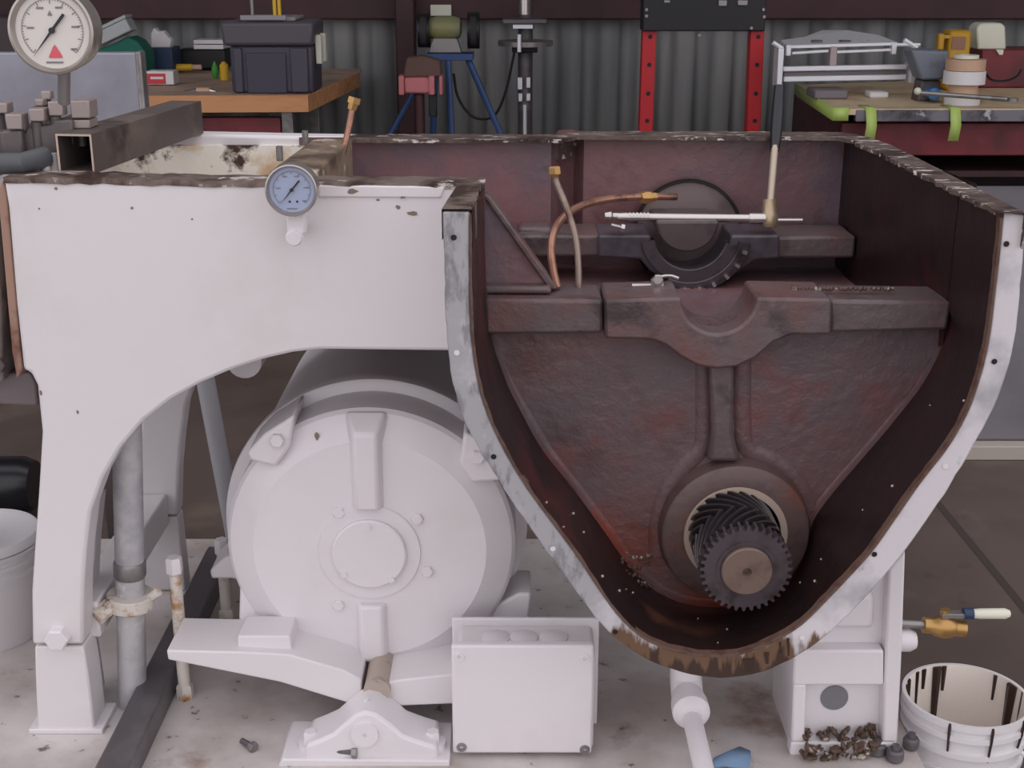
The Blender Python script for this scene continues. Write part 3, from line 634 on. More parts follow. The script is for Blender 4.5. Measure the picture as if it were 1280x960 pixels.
q = p0.lerp(p1, .42); bm = NB(); lathe(bm, q, p1 - p0, [(-.012, .0262), (-.008, .0285), (.016, .0285), (.02, .0262)], 20); build('coupling', bm, STEEL, vp)
bm = NB(); a, b = P(254, 460, 2.82), G(300, 702, DECK); tube(bm, [a, b], .021, 18); tag(build('leaning_pipe', bm, mat('grey_white_pipe', (176, 176, 182), .45)), 'pale grey pipe leaning behind the motor, seen through the arch', 'pipe')

# ------------------------------------------------------------------ gauges
def dialgauge(t, c, r, face, red):
    """case, bezel, dial with its marks and needle, facing the viewer; c is the dial centre, r the outer bezel radius"""
    bm = NB(); lathe(bm, c, -FWD, [(.0, r * .93), (.004, r * .97), (.034 * r / .05, r * .95), (.04 * r / .05, r * .80)], 48); build('gauge_case', bm, CASE, t)
    bm = NB(); lathe(bm, c, FWD, [(-.006, r * .99), (.004, r), (.010, r * .985), (.011, r * .93), (.006, r * .87), (.001, r * .855)], 56, close=False); build('bezel', bm, CASE, t)
    bm = NB(); lathe(bm, c, FWD, [(.0012, r * .875), (.0012, 0)], 48, close=False); dl = build('dial', bm, face, t)
    bm = NB(); y = c.y - .0022
    def quad(pts, yy=y): bm.faces.new([bm.verts.new((c.x + a_ * r, yy, c.z + b_ * r)) for a_, b_ in pts])
    for q in range(51):
        a_ = R(225 - 270 * q / 50); l0 = .66 if q % 5 else .60; wd = .006 if q % 5 else .011
        dx, dz = math.cos(a_), math.sin(a_); quad([(dx * l0 - dz * wd, dz * l0 + dx * wd), (dx * .70 - dz * wd, dz * .70 + dx * wd), (dx * .70 + dz * wd, dz * .70 - dx * wd), (dx * l0 + dz * wd, dz * l0 - dx * wd)])
    for q in range(60):
        a0, a1 = R(225 - 270 * q / 60), R(225 - 270 * (q + 1) / 60)
        quad([(math.cos(a0) * .70, math.sin(a0) * .70), (math.cos(a1) * .70, math.sin(a1) * .70), (math.cos(a1) * .715, math.sin(a1) * .715), (math.cos(a0) * .715, math.sin(a0) * .715)])
    build('scale_marks', bm, INKGREY, t)
    for a_, b_, w_, h_ in ((-.50, .06, .085, .022), (.54, .08, .09, .022), (-.24, .50, .085, .022), (.2, .51, .085, .022), (.46, -.42, .075, .022), (-.02, -.72, .2, .022)):
        bm = NB(); quad([(a_ - w_, b_ - h_), (a_ + w_, b_ - h_), (a_ + w_, b_ + h_), (a_ - w_, b_ + h_)]); build('numeral', bm, INKGREY, t)
    if red:
        bm = NB(); quad([(-.14, -.62), (.17, -.62), (.17, -.58), (.05, -.36), (.015, -.32), (-.02, -.36), (-.14, -.58)]); build('red_triangle', bm, DIALRED, t)
        bm = NB(); quad([(-.08, .33), (.04, .33), (-.02, .45)]); build('grey_triangle', bm, INKGREY, t)
    else:
        bm = NB()
        for a_ in (-.1, .18):
            bm.faces.new([bm.verts.new((c.x + (a_ + .045 * math.cos(2 * math.pi * q / 12)) * r, y, c.z + (-.45 + .045 * math.sin(2 * math.pi * q / 12)) * r)) for q in range(12)])
        build('dial_screws', bm, INK, t)
    bm = NB(); tip, tail = Vector((-.50, -.60)), Vector((.31, .36)); d2 = (tip - tail).normalized(); n2 = Vector((-d2.y, d2.x))
    pts = [tail + n2 * .035, tail - n2 * .035, Vector((0, 0)) - n2 * .03, tip, Vector((0, 0)) + n2 * .03]
    prism(bm, [Vector((c.x + q.x * r, c.y - .0055, c.z + q.y * r)) for q in pts], .001); nd = build('needle', bm, INK, t)
    bm = NB(); lathe(bm, Vector((c.x, c.y - .003, c.z)), FWD, [(0, r * .07), (.0035, r * .07), (.0035, 0)], 16, close=False); build('needle_hub', bm, INK, t)
gp = P(66, 38, 2.02); r1 = 54 / ppm(gp)
g1 = thing('pressure_gauge', P(80, 122, 2.05), 'large white faced pressure gauge with a red triangle, on a steel stem', 'gauge')
dialgauge(g1, gp, r1, DIAL, True)
bm = NB(); tube(bm, [P(80, 84, 2.045), P(80, 128, 2.07)], .0095, 16); build('stem', bm, STEEL, g1)
gp = P(365, 237, 1.975); r2 = 33 / ppm(gp)
g2 = thing('pressure_gauge', P(370, 300, 1.99), 'small pressure gauge with blue grey dial, fixed to the white case front', 'gauge')
dialgauge(g2, gp, r2, DIALBLUE, False)
bm = NB(); z0, z1 = P(370, 266, 1.99).z, P(370, 292, 1.99).z; xc = P(370, 280, 1.99).x; box(bm, (xc - .014, 1.985, z1), (xc + .014, 2.012, z0)); tube(bm, [Vector((xc, 1.99, (z0 + z1) / 2 - .01)), Vector((xc, 2.042, (z0 + z1) / 2 - .01))], .011, 12); build('elbow', bm, WHITE2, g2, bevel=.003)
bm = NB(); p = P(368, 297, 1.985); lathe(bm, p, FWD, [(-.012, .013), (0, .0135), (.001, .012), (.006, .012), (.008, .0105), (.008, 0)], 20, close=False); build('plug', bm, WHITE2, g2)
bm = NB(); tube(bm, [P(370, 262, 1.99), P(370, 270, 1.995)], .009, 12); build('neck', bm, CASE, g2)

# ------------------------------------------------------------------ left end of the case: guide block, studs, tube
cb = thing('crosshead_guide', (P(0, 470, 2.1).x - .05, 2.15, DECK), 'grey brown machined block bolted to the left end of the case', 'machine block')
bm = NB(); pprism(bm, [(-90, 228), (-14, 228), (-8, 262), (2, 380), (4, 478), (-90, 470)], 2.075, .3); build('body', bm, mat('grey_machined_iron', (132, 126, 124), .5, .2, layers=[((104, 92, 88), 5, .45, .62)]), cb, bevel=.004)
bm = NB(); pprism(bm, [(3, 226), (8, 240), (28, 462), (21, 474), (15, 440), (-3, 240)], 2.05, .05); build('edge_strip', bm, mat('tan_rust_edge', (162, 128, 112), .55, layers=[((112, 74, 62), 8, .5, .62)]), cb, bevel=.002)
bm = NB(); pprism(bm, [(-90, 474), (38, 466), (45, 480), (47, 508), (-90, 502)], 2.10, .3); build('lower_rail', bm, mat('grey_brown_rail', (112, 102, 104), .5, layers=[((120, 78, 60), 6, .52, .62)]), cb, bevel=.004)
bm = NB(); hexhead(bm, P(-1, 455, 2.075), FWD, .013, .012); build('hex_bolt', bm, DARKSTEEL, cb)
for yb in (2.12, 2.32):
    bm = NB(); a = P(-190, 480, 2.1); box(bm, (a.x, yb, DECK), (a.x + .06, yb + .06, a.z)); build('stand_leg', bm, DARKSTEEL, cb)
vb = thing('stud_block', P(45, 215, 2.12), 'dark steel valve block crowned with square headed studs, at the left end', 'machine block')
BLK = mat('oily_grey_block', (104, 96, 96), .45, .25, layers=[((84, 74, 74), 8, .5, .65)]); HEADM = mat('stud_head_steel', (166, 152, 148), .45, .4)
bm = NB(); pprism(bm, [(-80, 165), (30, 165), (34, 158), (64, 156), (66, 150), (90, 150), (92, 182), (70, 192), (60, 208), (-80, 216)], 2.16, .12); build('block', bm, BLK, vb, bevel=.004)
bm = NB(); pprism(bm, [(0, 164), (26, 162), (30, 192), (2, 196)], 2.145, .02); build('block_boss', bm, BLK, vb, bevel=.004)
bm = NB(); tube(bm, [P(-70, 206, 2.09), P(28, 204, 2.09), P(57, 196, 2.13)], .017, 14); build('side_pipe', bm, mat('slate_pipe', (84, 86, 90), .5, .1), vb)
zb = P(40, 166, 2.2).z
for (u0, v0, u1, v1, y, dd) in ((88, 126, 112, 148, 2.17, .045), (60, 127, 78, 145, 2.16, .025), (36, 136, 55, 152, 2.15, .03), (7, 143, 27, 162, 2.14, .035), (-12, 129, 9, 142, 2.19, .03), (51, 114, 63, 125, 2.24, .02), (43, 124, 54, 133, 2.22, .02), (91, 150, 112, 161, 2.17, .045)):
    bm = NB(); pbox(bm, u0, v0, u1, v1, y, dd); o = build('stud_head', bm, HEADM, vb, bevel=.002)
    if v1 < 158:
        c = P((u0 + u1) / 2, v1, y + dd / 2); bm = NB(); cyl(bm, Vector((c.x, c.y, zb - .02)), c, .009, 12); build('stud', bm, BLK, vb)
st = thing('square_tube', G(100, 222, RIM), 'short length of square steel tube laid across the top of the case', 'steel tube')
a = G(97, 221, RIM); b = G(236, 170, RIM); dd = (b - a); dd.z = 0; dn = dd.normalized(); sd = Vector((dn.y, -dn.x, 0)); hw = .030; hh = .062; tk = .0035
def sqloop(o_, s_): return [o_ - sd * (hw - s_) + UP * s_, o_ + sd * (hw - s_) + UP * s_, o_ + sd * (hw - s_) + UP * (hh - s_), o_ - sd * (hw - s_) + UP * (hh - s_)]
a = a + UP * .006; b = b + UP * .006
bm = NB(); loft(bm, [sqloop(a, tk), sqloop(a, 0), sqloop(b, 0), sqloop(b, tk), sqloop(a, tk)], True); build('tube_wall', bm, DARKSTEEL, st, sharp=30)
bm = NB(); loft(bm, [[p - dn * .0008 for p in sqloop(a, .0002)], [p - dn * .0008 for p in sqloop(a, tk)]], True); build('cut_edge', bm, BRIGHT, st)
for u, v in ((59, 219), (70, 217)):
    p = G(u, v, RIM); bm = NB(); cyl(bm, p, p + UP * .033, .006, 10); build('rim_stud', bm, WHITE2, gc)
# upright plate behind
bp = thing('sheet_metal_screen', P(90, 150, 3.2), 'upright grey blue sheet steel panel behind the large gauge', 'panel')
bp.location.z = 0; WL[bp.name] = Vector(bp.location)
zt = P(90, 66, 3.2).z; x1 = P(179, 100, 3.2).x
bm = NB(); box(bm, (x1 - 1.1, 3.2, .68), (x1 - .012, 3.215, zt)); build('front_panel', bm, STAINLESS, bp, bevel=.004)
bm = NB(); box(bm, (x1 - .014, 3.196, .68), (x1, 3.24, zt + .003)); build('side_panel', bm, STEEL, bp, bevel=.004)
for xx in (x1 - 1.06, x1 - .20):
    bm = NB(); box(bm, (xx, 3.216, 0), (xx + .04, 3.256, .9)); build('stand_leg', bm, DARKSTEEL, bp)
bm = NB(); box(bm, (x1 - 1.1, 3.215, zt - .02), (x1 - .014, 3.24, zt)); build('top_panel', bm, STAINLESS, bp)

# ------------------------------------------------------------------ things lying in the case
BT = P(900, 374, 2.0).z; RT = P(864, 294, YR).z
c1 = thing('copper_oil_line', (P(695, 362, 2.08).x, 2.08, BT), 'bent copper oil line arching from the front beam, brass nut near its end', 'oil line')
pt = [P(697, 360, 2.08), P(692, 340, 2.09), P(689, 315, 2.11), P(692, 292, 2.14), P(704, 272, 2.18), P(727, 257, 2.23), P(760, 249, 2.28), P(800, 246, 2.32), P(845, 246, 2.36)]
bm = NB(); tube(bm, curve(pt, 5), .0066, 10); build('tube', bm, COPPER, c1)
bm = NB(); a, b = P(800, 247, 2.318), P(822, 246, 2.342); lathe(bm, a, b - a, [(0, .009), (.008, .012), (.02, .012), (.022, .009), (.034, .009)], 6); build('nut', bm, BRASS, c1)
c2 = thing('steel_oil_line', (P(722, 362, 2.1).x, 2.1, BT), 'thin dull oil line standing up behind the copper arch, brass nut on top', 'oil line')
pt = [P(723, 364, 2.10), P(723, 335, 2.11), P(720, 300, 2.13), P(712, 270, 2.15), P(702, 243, 2.17), P(695, 226, 2.18), P(694, 212, 2.18)]
bm = NB(); tube(bm, curve(pt, 5), .0056, 10); build('tube', bm, TUBEGREY, c2)
bm = NB(); a, b = P(694, 222, 2.178), P(693, 208, 2.18); L_ = (b - a).length; lathe(bm, a, b - a, [(0, .006), (L_ * .3, .008), (L_ * .3, .0105), (L_ * .9, .0105), (L_, .008)], 6); build('nut', bm, BRASS, c2)
c3 = thing('copper_oil_line', P(420, 222, 2.42), 'straight copper oil line leaning out of the chamber beside the partition', 'oil line')
pt = [P(410, 246, 2.42), P(423, 212, 2.44), P(430, 185, 2.47), P(436, 160, 2.5), P(441, 134, 2.52)]
bm = NB(); tube(bm, curve(pt, 4), .0062, 10); build('tube', bm, COPPER, c3)
bm = NB(); a, b = P(440, 137, 2.518), P(444, 122, 2.52); L_ = (b - a).length; lathe(bm, a, b - a, [(0, .009), (L_ * .5, .010), (L_ * .5, .013), (L_, .013)], 6); build('nut', bm, BRASS, c3)
wr = thing('ratchet_bar', (P(963, 285, YR + .04).x, YR + .04, RT), 'long chrome bar with jointed black grip, lying across the rear saddle', 'wrench')
yb = YR + .02; a, b = P(772, 271, yb), P(950, 273, yb)
bm = NB(); tube(bm, [a, b], .0082, 12); build('bar', bm, CHROME, wr)
bm = NB(); tube(bm, [P(756, 270, yb), P(764, 270, yb), P(766, 270, yb), P(784, 270.5, yb)], .009, 10, radii=[.0065, .009, .006, .0075]); build('socket_end', bm, CHROME, wr)
for q in range(6):
    u = 786 + q * 4.5; bm = NB(); tube(bm, [P(u, 271, yb), P(u + 2.4, 271, yb)], .0088, 10); build('ring', bm, CHROME, wr)
bm = NB(); tube(bm, [P(936, 273, yb), P(956, 273, yb)], .011, 14); build('socket', bm, CHROME, wr)
bm = NB(); a, b = P(962, 284, yb), P(962, 249, yb + .01); lathe(bm, a, b - a, [(0, .013), (.006, .0165), (.024, .0165), (.03, .0135), ((b - a).length, .0135)], 14); build('joint_head', bm, mat('dull_brassy_steel', (180, 160, 134), .36, .6), wr)
bm = NB(); tube(bm, [P(963, 252, yb + .01), P(966, 215, yb + .06), P(969, 178, yb + .10)], .0072, 12); build('shank', bm, mat('tan_steel', (182, 166, 150), .4, .4), wr)
bm = NB(); tube(bm, [P(968, 190, yb + .09), P(970, 165, yb + .115), P(972, 140, yb + .135), P(974, 108, yb + .16)], .0125, 12, radii=[.0085, .012, .0125, .0105]); build('grip', bm, BLACKGLOSS, wr)
bm = NB(); tube(bm, [P(968, 275, yb), P(1003, 275, yb)], .0035, 8); build('drive_pin', bm, CHROME, wr)
for (u, v, du, dv, y, lab) in ((790, 357, 33, 0, 2.09, 'small steel bolt lying on the front beam left of the saddle'), (764, 281, 12, 3, 2.47, 'small bolt head on the rear saddle below the chrome bar end')):
    t = thing('small_bolt', P(u, v, y), lab, 'bolt', 'loose bolts in the case'); bm = NB(); a, b = P(u, v, y), P(u + du, v + dv, y); tube(bm, [a, b], .0035, 8); build('shank', bm, CHROME, t)
    bm = NB(); hexhead(bm, b, b - a, .008, .008); build('head', bm, CHROME, t)
p = P(821, 359, 2.09); p.z = BT
bm = NB(); hexhead(bm, p, UP, .011, .012); hexhead(bm, p + UP * .012 + Vector((0, -.006, .0)), FWD, .009, .006); tag(build('hex_nut', bm, CHROME), 'bright hexagonal nut standing on the front beam beside the saddle bore', 'nut')
bm = NB(); tube(bm, curve([P(816, 353, 2.1), P(826, 346, 2.1), P(838, 345, 2.11), P(848, 348, 2.11)], 5), .003, 8); tag(build('lock_wire', bm, CHROME), 'short bright piece of wire between the nut and the rear seal ring', 'wire')

# ------------------------------------------------------------------ buckets and debris at the front
def bucket(t, c, r, h, inner, lid=False):
    bm = NB(); prof = [(0, r * .86), (.004, r * .88), (h * .68, r * .95), (h * .68, r * 1.01), (h * .71, r * 1.01), (h * .715, r * .96), (h * .80, r * .965), (h * .80, r * 1.03), (h * .83, r * 1.03), (h * .835, r * .975), (h * .90, r * .98), (h * .90, r * 1.045), (h * .93, r * 1.045), (h * .935, r * .99), (h * .965, r), (h * .965, r * 1.045), (h, r * 1.045), (h, r * .985)]
    lathe(bm, c, UP, prof + ([] if lid else []), 56, close=False); bm.faces.new([v for v in bm.verts if False]) if False else None
    build('body', bm, BUCKET, t, sharp=40)
    bm = NB()
    if lid: lathe(bm, c, UP, [(h * .95, r * 1.07), (h * 1.0, r * 1.07), (h * 1.03, r * 1.03), (h * 1.035, r * .95), (h * 1.03, r * .9), (h * 1.03, 0)], 56, close=False); build('lid', bm, BUCKET, t, sharp=40)
    else: lathe(bm, c, UP, [(h, r * .985), (.02, r * .84), (.02, 0)], 56, close=False); build('inner_wall', bm, inner, t, sharp=60)
cpt = G(1208, 868, .34)
b1 = thing('bucket', (cpt.x, cpt.y, 0), 'open white plastic bucket with dark oil drips, right of the pedestal', 'bucket')
bucket(b1, Vector((cpt.x, cpt.y, 0)), 74 / ppm(cpt), .34, BUCKETIN)
rb = 74 / ppm(cpt)
for q, (ang, dl) in enumerate(((-122, .02), (-85, .03), (-50, .02))):
    a = R(ang); bm = NB(); pts = [Vector((cpt.x + math.cos(a) * rb * k_, cpt.y + math.sin(a) * rb * k_, z)) for k_, z in ((1.048, .34), (1.05, .332), (1.043, .31), (1.0, .30 - dl))]
    tube(bm, pts, .003, 6, radii=[.002, .003, .0025, .002]); build('oil_drip', bm, OILMARK, b1)
for q, (ang, dl, wd) in enumerate(((160, .09, .004), (148, .10, .005), (128, .07, .004), (118, .04, .005), (102, .13, .009), (94, .05, .005), (42, .05, .004), (20, .12, .012))):
    a = R(ang); bm = NB(); pts = [Vector((cpt.x + math.cos(a) * rb * (.985 - .43 * s_), cpt.y + math.sin(a) * rb * (.985 - .43 * s_), .338 - s_)) for s_ in (0, dl * .5, dl)]
    pts = [Vector((cpt.x + math.cos(a) * rb * (.978 - .145 * s_ / .32), cpt.y + math.sin(a) * rb * (.978 - .145 * s_ / .32), .338 - s_)) for s_ in (0, dl * .5, dl)]
    tube(bm, pts, wd, 6, radii=[wd, wd * .8, wd * .6]); build('oil_drip', bm, OILMARK, b1)
a = Vector((cpt.x + rb * .75, cpt.y - rb * .72, .27)); bm = NB(); tube(bm, curve([a, a + Vector((.02, -.03, -.015)), a + Vector((-.02, -.05, -.05)), a + Vector((-.08, -.05, -.09))], 5), .004, 8); build('handle', bm, BUCKET, b1)
cpt = G(-28, 668, .50); cpt.z = 0
b2 = thing('bucket', (cpt.x, cpt.y, DECK), 'closed white plastic bucket behind the case leg, at the left edge', 'bucket')
q = G(-28, 668, .50); bucket(b2, Vector((q.x, q.y, DECK)), 70 / ppm(q), .50 - DECK, BUCKET, lid=True)
bd = thing('black_drum', P(-10, 600, 3.6), 'black plastic drum lying behind the closed bucket, left edge', 'drum')
a, b = P(-90, 606, 3.6), P(44, 606, 3.6); L_ = (b - a).length; r_ = 36 / ppm(a)
bm = NB(); lathe(bm, a, b - a, [(0, 0), (0, r_ * .9), (.02, r_), (L_ * .5, r_), (L_ * .52, r_ * 1.06), (L_ * .58, r_ * 1.06), (L_ * .6, r_), (L_ * .9, r_), (L_, r_ * .85), (L_, 0)], 32, close=False); build('shell', bm, BLACKGLOSS, bd)
bm = NB(); box(bm, (a.x, 3.5, 0), (b.x - .05, 3.72, a.z - r_ * .97)); build('cradle', bm, DARKSTEEL, bd)
for i, (u, v, r_, lab) in enumerate(((1095, 941, 13, 'dark iron plug lying beside the foot of the pedestal'), (1118, 950, 11, 'second dark iron plug, in front of the pedestal corner'), (1138, 935, 10, 'third dark iron plug, between the pedestal and the open bucket'))):
    p = G(u, v, DECK); k = 1 / ppm(p); bm = NB(); lathe(bm, p, UP, [(0, r_ * k * .8), (.004, r_ * k), (.018, r_ * k), (.022, r_ * k * .8), (.022, r_ * k * .5), (.03, r_ * k * .45), (.03, 0)], 20, close=False); tag(build('pipe_plug', bm, BLACKSTEEL), lab, 'plug', 'iron plugs at the pedestal')
p = P(1142, 925, 1.93); 
bm = NB()
zl = P(1050, 928, YQ).z
for _ in range(80):
    u = random.uniform(1004, 1092); r_ = random.uniform(.004, .010); front = random.random() < .45
    yy = YQ - random.uniform(.006, .02) if front else YQ + random.uniform(.0, .024)
    p = P(u, 935, yy); p.z = (random.uniform(DECK, zl) if front else zl + abs(random.gauss(0, .006))) + r_ * .6
    bmesh.ops.create_icosphere(bm, subdivisions=1, radius=r_, matrix=Matrix.Translation(p) @ Matrix.Rotation(random.random() * 3, 4, 'Y') @ Matrix.Diagonal((1.3, .9, .6, 1)))
o = tag(build('rust_crumbs', bm, SOIL), 'oily rusty crumbs heaped at the foot of the pedestal', 'debris', kind='stuff')
for (u, v, a_, lab) in ((310, 935, 40, 'dark loose bolt lying on the deck left of the pillow block'), (434, 953, 10, 'rusty loose bolt on the sole plate of the pillow block')):
    p = G(u, v, DECK) + UP * .008; t = thing('loose_bolt', p, lab, 'bolt'); d = Vector((math.cos(R(a_)), -math.sin(R(a_)), 0))
    if u > 400: p = p + UP * .014
    bm = NB(); tube(bm, [p - d * .016, p + d * .010], .0055, 10); build('shank', bm, BLACKSTEEL, t); bm = NB(); hexhead(bm, p + d * .010, d, .010, .009); build('head', bm, STEEL, t)
bm = NB(); rg = [[G(u, v, DECK) + UP * z for u, v, z in row] for row in ([(884, 966, .012), (905, 968, .02), (936, 968, .012)], [(892, 957, .016), (912, 954, .026), (938, 955, .014)], [(912, 950, .012), (924, 944, .018), (938, 942, .006)])]
loft(bm, rg); o = tag(build('rag', bm, BLUERAG, sharp=80), 'folded light blue rag on the deck beside the drain pipe', 'rag'); md = o.modifiers.new('t', 'SOLIDIFY'); md.thickness = .006

# ------------------------------------------------------------------ grey cabinet on the right
xa = P(1190, 500, 4.15).x
gcab = thing('grey_cabinet', (xa + .5, 4.4, 0), 'plain grey cabinet standing on the floor beyond the flange, right edge', 'cabinet')
zt = P(1240, 268, 4.15).z
bm = NB(); box(bm, (xa, 4.15, .05), (xa + 1.1, 4.7, zt)); build('body', bm, CABGREY, gcab, bevel=.01)
bm = NB(); box(bm, (xa, 4.10, 0), (xa + 1.1, 4.7, .05)); build('plinth', bm, mat('pale_plinth', (176, 166, 158), .6), gcab, bevel=.004)

# ------------------------------------------------------------------ left workbench and what stands on it
BZ = .90
lb = thing('workbench', (G(250, 110, BZ).x, 7.7, 0), 'wooden topped workbench with dark red frame, behind the left of the case', 'workbench')
bm = NB(); gprism(bm, [(-260, 122), (386, 119), (450, 91), (452, 86), (-180, 86)], BZ, .012); build('worktop', bm, BENCHTOP, lb, bevel=.003)
fa, fb, fc = G(-260, 122, BZ), G(386, 119, BZ), G(450, 91, BZ)
bm = NB(); pts = [fa, fb, fc]; loft(bm, [[p + UP * z + o_ for p in pts] for z, o_ in ((.004, Vector((0, 0, 0))), (.004, Vector((.0, -.03, 0))), (-.085, Vector((.0, -.03, 0))), (-.085, Vector((0, 0, 0))))]); build('edge_board', bm, ORANGEWOOD, lb, bevel=.004)
bm = NB(); q = P(300, 168, 7.15); box(bm, (fa.x, 7.1, .55), (P(350, 150, 7.1).x, 7.16, .78)); build('apron', bm, REDSTEEL, lb, bevel=.004)
for xx in (P(358, 150, 7.1).x, fa.x + .3):
    for yy in (7.12, 8.1):
        bm = NB(); box(bm, (xx - .03, yy, 0), (xx + .03, yy + .06, BZ - .05)); build('leg', bm, STEEL, lb, bevel=.003)
bm = NB(); box(bm, (fa.x, 7.2, .45), (fb.x - .1, 8.2, .48)); build('shelf', bm, DARKRED, lb)
# toolbox
tbx = thing('toolbox', G(340, 117, BZ), 'large charcoal plastic toolbox with grey lid on the wooden workbench', 'toolbox')
ty = G(340, 117, BZ).y
bm = NB(); x0, x1 = P(288, 80, ty).x, P(391, 80, ty).x; zt = P(340, 57, ty).z; box(bm, (x0, ty, BZ + .002), (x1, ty + .34, zt)); build('body', bm, TOOLBOXM, tbx, bevel=.015)
bm = NB(); pbox(bm, 308, 66, 358, 117, ty - .012, .02); build('front_recess', bm, mat('charcoal_recess', (66, 62, 78), .5), tbx, bevel=.006)
for u0, u1 in ((292, 303), (363, 385)):
    bm = NB(); pbox(bm, u0, 60, u1, 116, ty - .02, .03); build('front_rib', bm, TOOLBOXM, tbx, bevel=.008)
bm = NB(); x0, x1 = P(277, 40, ty).x, P(393, 40, ty).x; z0, z1 = P(340, 57, ty).z, P(340, 27, ty).z; box(bm, (x0, ty - .035, z0), (x1, ty + .38, z1), taper=.97); build('lid', bm, TOOLBOXLID, tbx, bevel=.018)
bm = NB(); box(bm, (x0 + .10, ty + .02, z1), (x1 - .10, ty + .33, z1 + .022)); build('lid_tray', bm, LIDGREY, tbx, bevel=.008)
bm = NB(); pbox(bm, 300, 19, 357, 25, ty - .042, .02); build('front_label', bm, LIDGREY, tbx, bevel=.002)
for yy in (.10, .26):
    bm = NB(); box(bm, (x1 - .01, ty + yy - .03, z0 - .10), (x1 + .022, ty + yy + .03, z0 + .05)); build('latch', bm, CREAM, tbx, bevel=.006)
for u, m_, lab in ((315, STEEL, 'grey tube end standing on the toolbox lid'), (343, YELLOW, 'yellow tube standing on the toolbox lid, left of its twin'), (349, YELLOW, 'yellow tube standing on the toolbox lid, right of its twin')):
    p = Vector((P(u, 8, ty + .15).x, ty + .15, z1 + .022)); bm = NB(); cyl(bm, p, p + UP * .12, .010, 12); tag(build('tube', bm, m_), lab, 'tube', 'tubes on the toolbox')
# smaller items on the left bench
def stand(u, v): return G(u, v, BZ)
p = stand(150, 98); t = thing('storage_box', p, 'cloudy plastic box tilted on the green cloth, left end of the workbench', 'box')
rot = Matrix.Rotation(R(-24), 3, 'Y'); c = P(146, 38, p.y); bm = NB(); box(bm, c - Vector((.10, .07, .04)), c + Vector((.10, .07, .035)), rot=rot); build('box_body', bm, CLEAR, t, bevel=.008)
bm = NB(); c2_ = c + rot @ Vector((0, 0, .045)); box(bm, c2_ - Vector((.105, .075, .01)), c2_ + Vector((.105, .075, .01)), rot=rot); build('box_lid', bm, CLEAR, t, bevel=.004)
bm = NB(); yb = p.y; pprism(bm, [(118, 98), (118, 62), (130, 60), (160, 46), (172, 52), (182, 66), (184, 98)], yb - .02, .2); tag(build('green_cloth', bm, GREEN, bevel=.008), 'crumpled green cloth bundle under the tilted plastic box', 'cloth')
bm = NB(); pbox(bm, 180, 60, 216, 92, stand(198, 93).y, .22); tag(build('crate', bm, NAVY, bevel=.01), 'dark navy plastic crate on the left workbench under white paper', 'crate')
bm = NB(); yy = stand(198, 93).y + .05; pprism(bm, [(188, 60), (188, 42), (192, 34), (197, 40), (203, 38), (209, 46), (214, 49), (213, 60)], yy, .09); tag(build('paper', bm, PAPER, bevel=.01), 'crumpled white paper on the navy crate', 'paper')
yy = stand(200, 107).y; t = thing('carton', stand(200, 107), 'white carton with a red printed front, near the bench edge', 'carton'); bm = NB(); pbox(bm, 183, 89, 217, 106, yy, .12); build('carton_body', bm, PAPER, t, bevel=.003)
bm = NB(); pbox(bm, 184, 92, 207, 105, yy - .002, .004); rl_ = build('red_print', bm, REDLABEL, t)
bm = NB(); pbox(bm, 188, 96, 204, 99, yy - .004, .002); build('white_print', bm, PAPER, t)
t = thing('power_drill', stand(230, 90), 'yellow handled tool lying on the left workbench', 'tool'); a, b = P(215, 84.5, 8.42), P(240, 84, 8.42); bm = NB(); tube(bm, [a, a.lerp(b, .3), b], .022, 12, radii=[.012, .022, .02]); build('grip', bm, YELLOW, t)
bm = NB(); tube(bm, [b, b + Vector((.06, 0, 0))], .016, 12); build('nose', bm, ROLLTAN, t)
bm = NB(); yy = stand(280, 100).y; p = P(281, 100, yy); p.z = BZ; lathe(bm, p, UP, [(0, .026), (.085, .026), (.10, .012), (.105, .012)], 16); t = tag(build('bottle', bm, YELLOW), 'small yellow bottle beside the toolbox', 'bottle')
bm = NB(); p = P(269, 92, yy + .1); p.z = BZ; lathe(bm, p, UP, [(0, .012), (.03, .024), (.06, .02), (.10, .004)], 12); tag(build('nozzle', bm, mat('green_plastic', (70, 150, 60), .5)), 'green plastic nozzle standing left of the yellow bottle', 'nozzle')
t = thing('hand_tool', stand(255, 113), 'dark hand tool with pale wooden handle at the bench edge', 'tool'); yy = stand(255, 114).y; a, b = P(246, 113, yy), P(262, 113, yy); bm = NB(); tube(bm, [a, b], .016, 10); build('handle', bm, ROLLTAN, t)
bm = NB(); tube(bm, [P(232, 116, yy), P(247, 113, yy)], .014, 10); build('tool_head', bm, BLACKSTEEL, t); bm = NB(); tube(bm, [b, P(272, 116, yy)], .012, 10); build('blade', bm, CHROME, t)
yy = 8.6; bm = NB(); pbox(bm, 222, 62, 282, 86.5, yy, .2); tag(build('case_black', bm, BLACK, bevel=.01), 'black case under the white books on the back of the left bench', 'case')
for v0, v1, lab in ((50, 55, 'white book, upper of two on the black case'), (56, 61.5, 'white book, lower of two on the black case')):
    bm = NB(); pbox(bm, 242, v0, 279, v1, yy, .17); tag(build('book', bm, PAPER, bevel=.002), lab, 'book', 'books on the black case')
yy = 8.4; bm = NB(); pbox(bm, -40, 20, 50, 89, yy, .2); tag(build('equipment_case', bm, mat('dim_brown_case', (74, 62, 66), .5), bevel=.02), 'dim brown equipment case behind the large gauge', 'case')

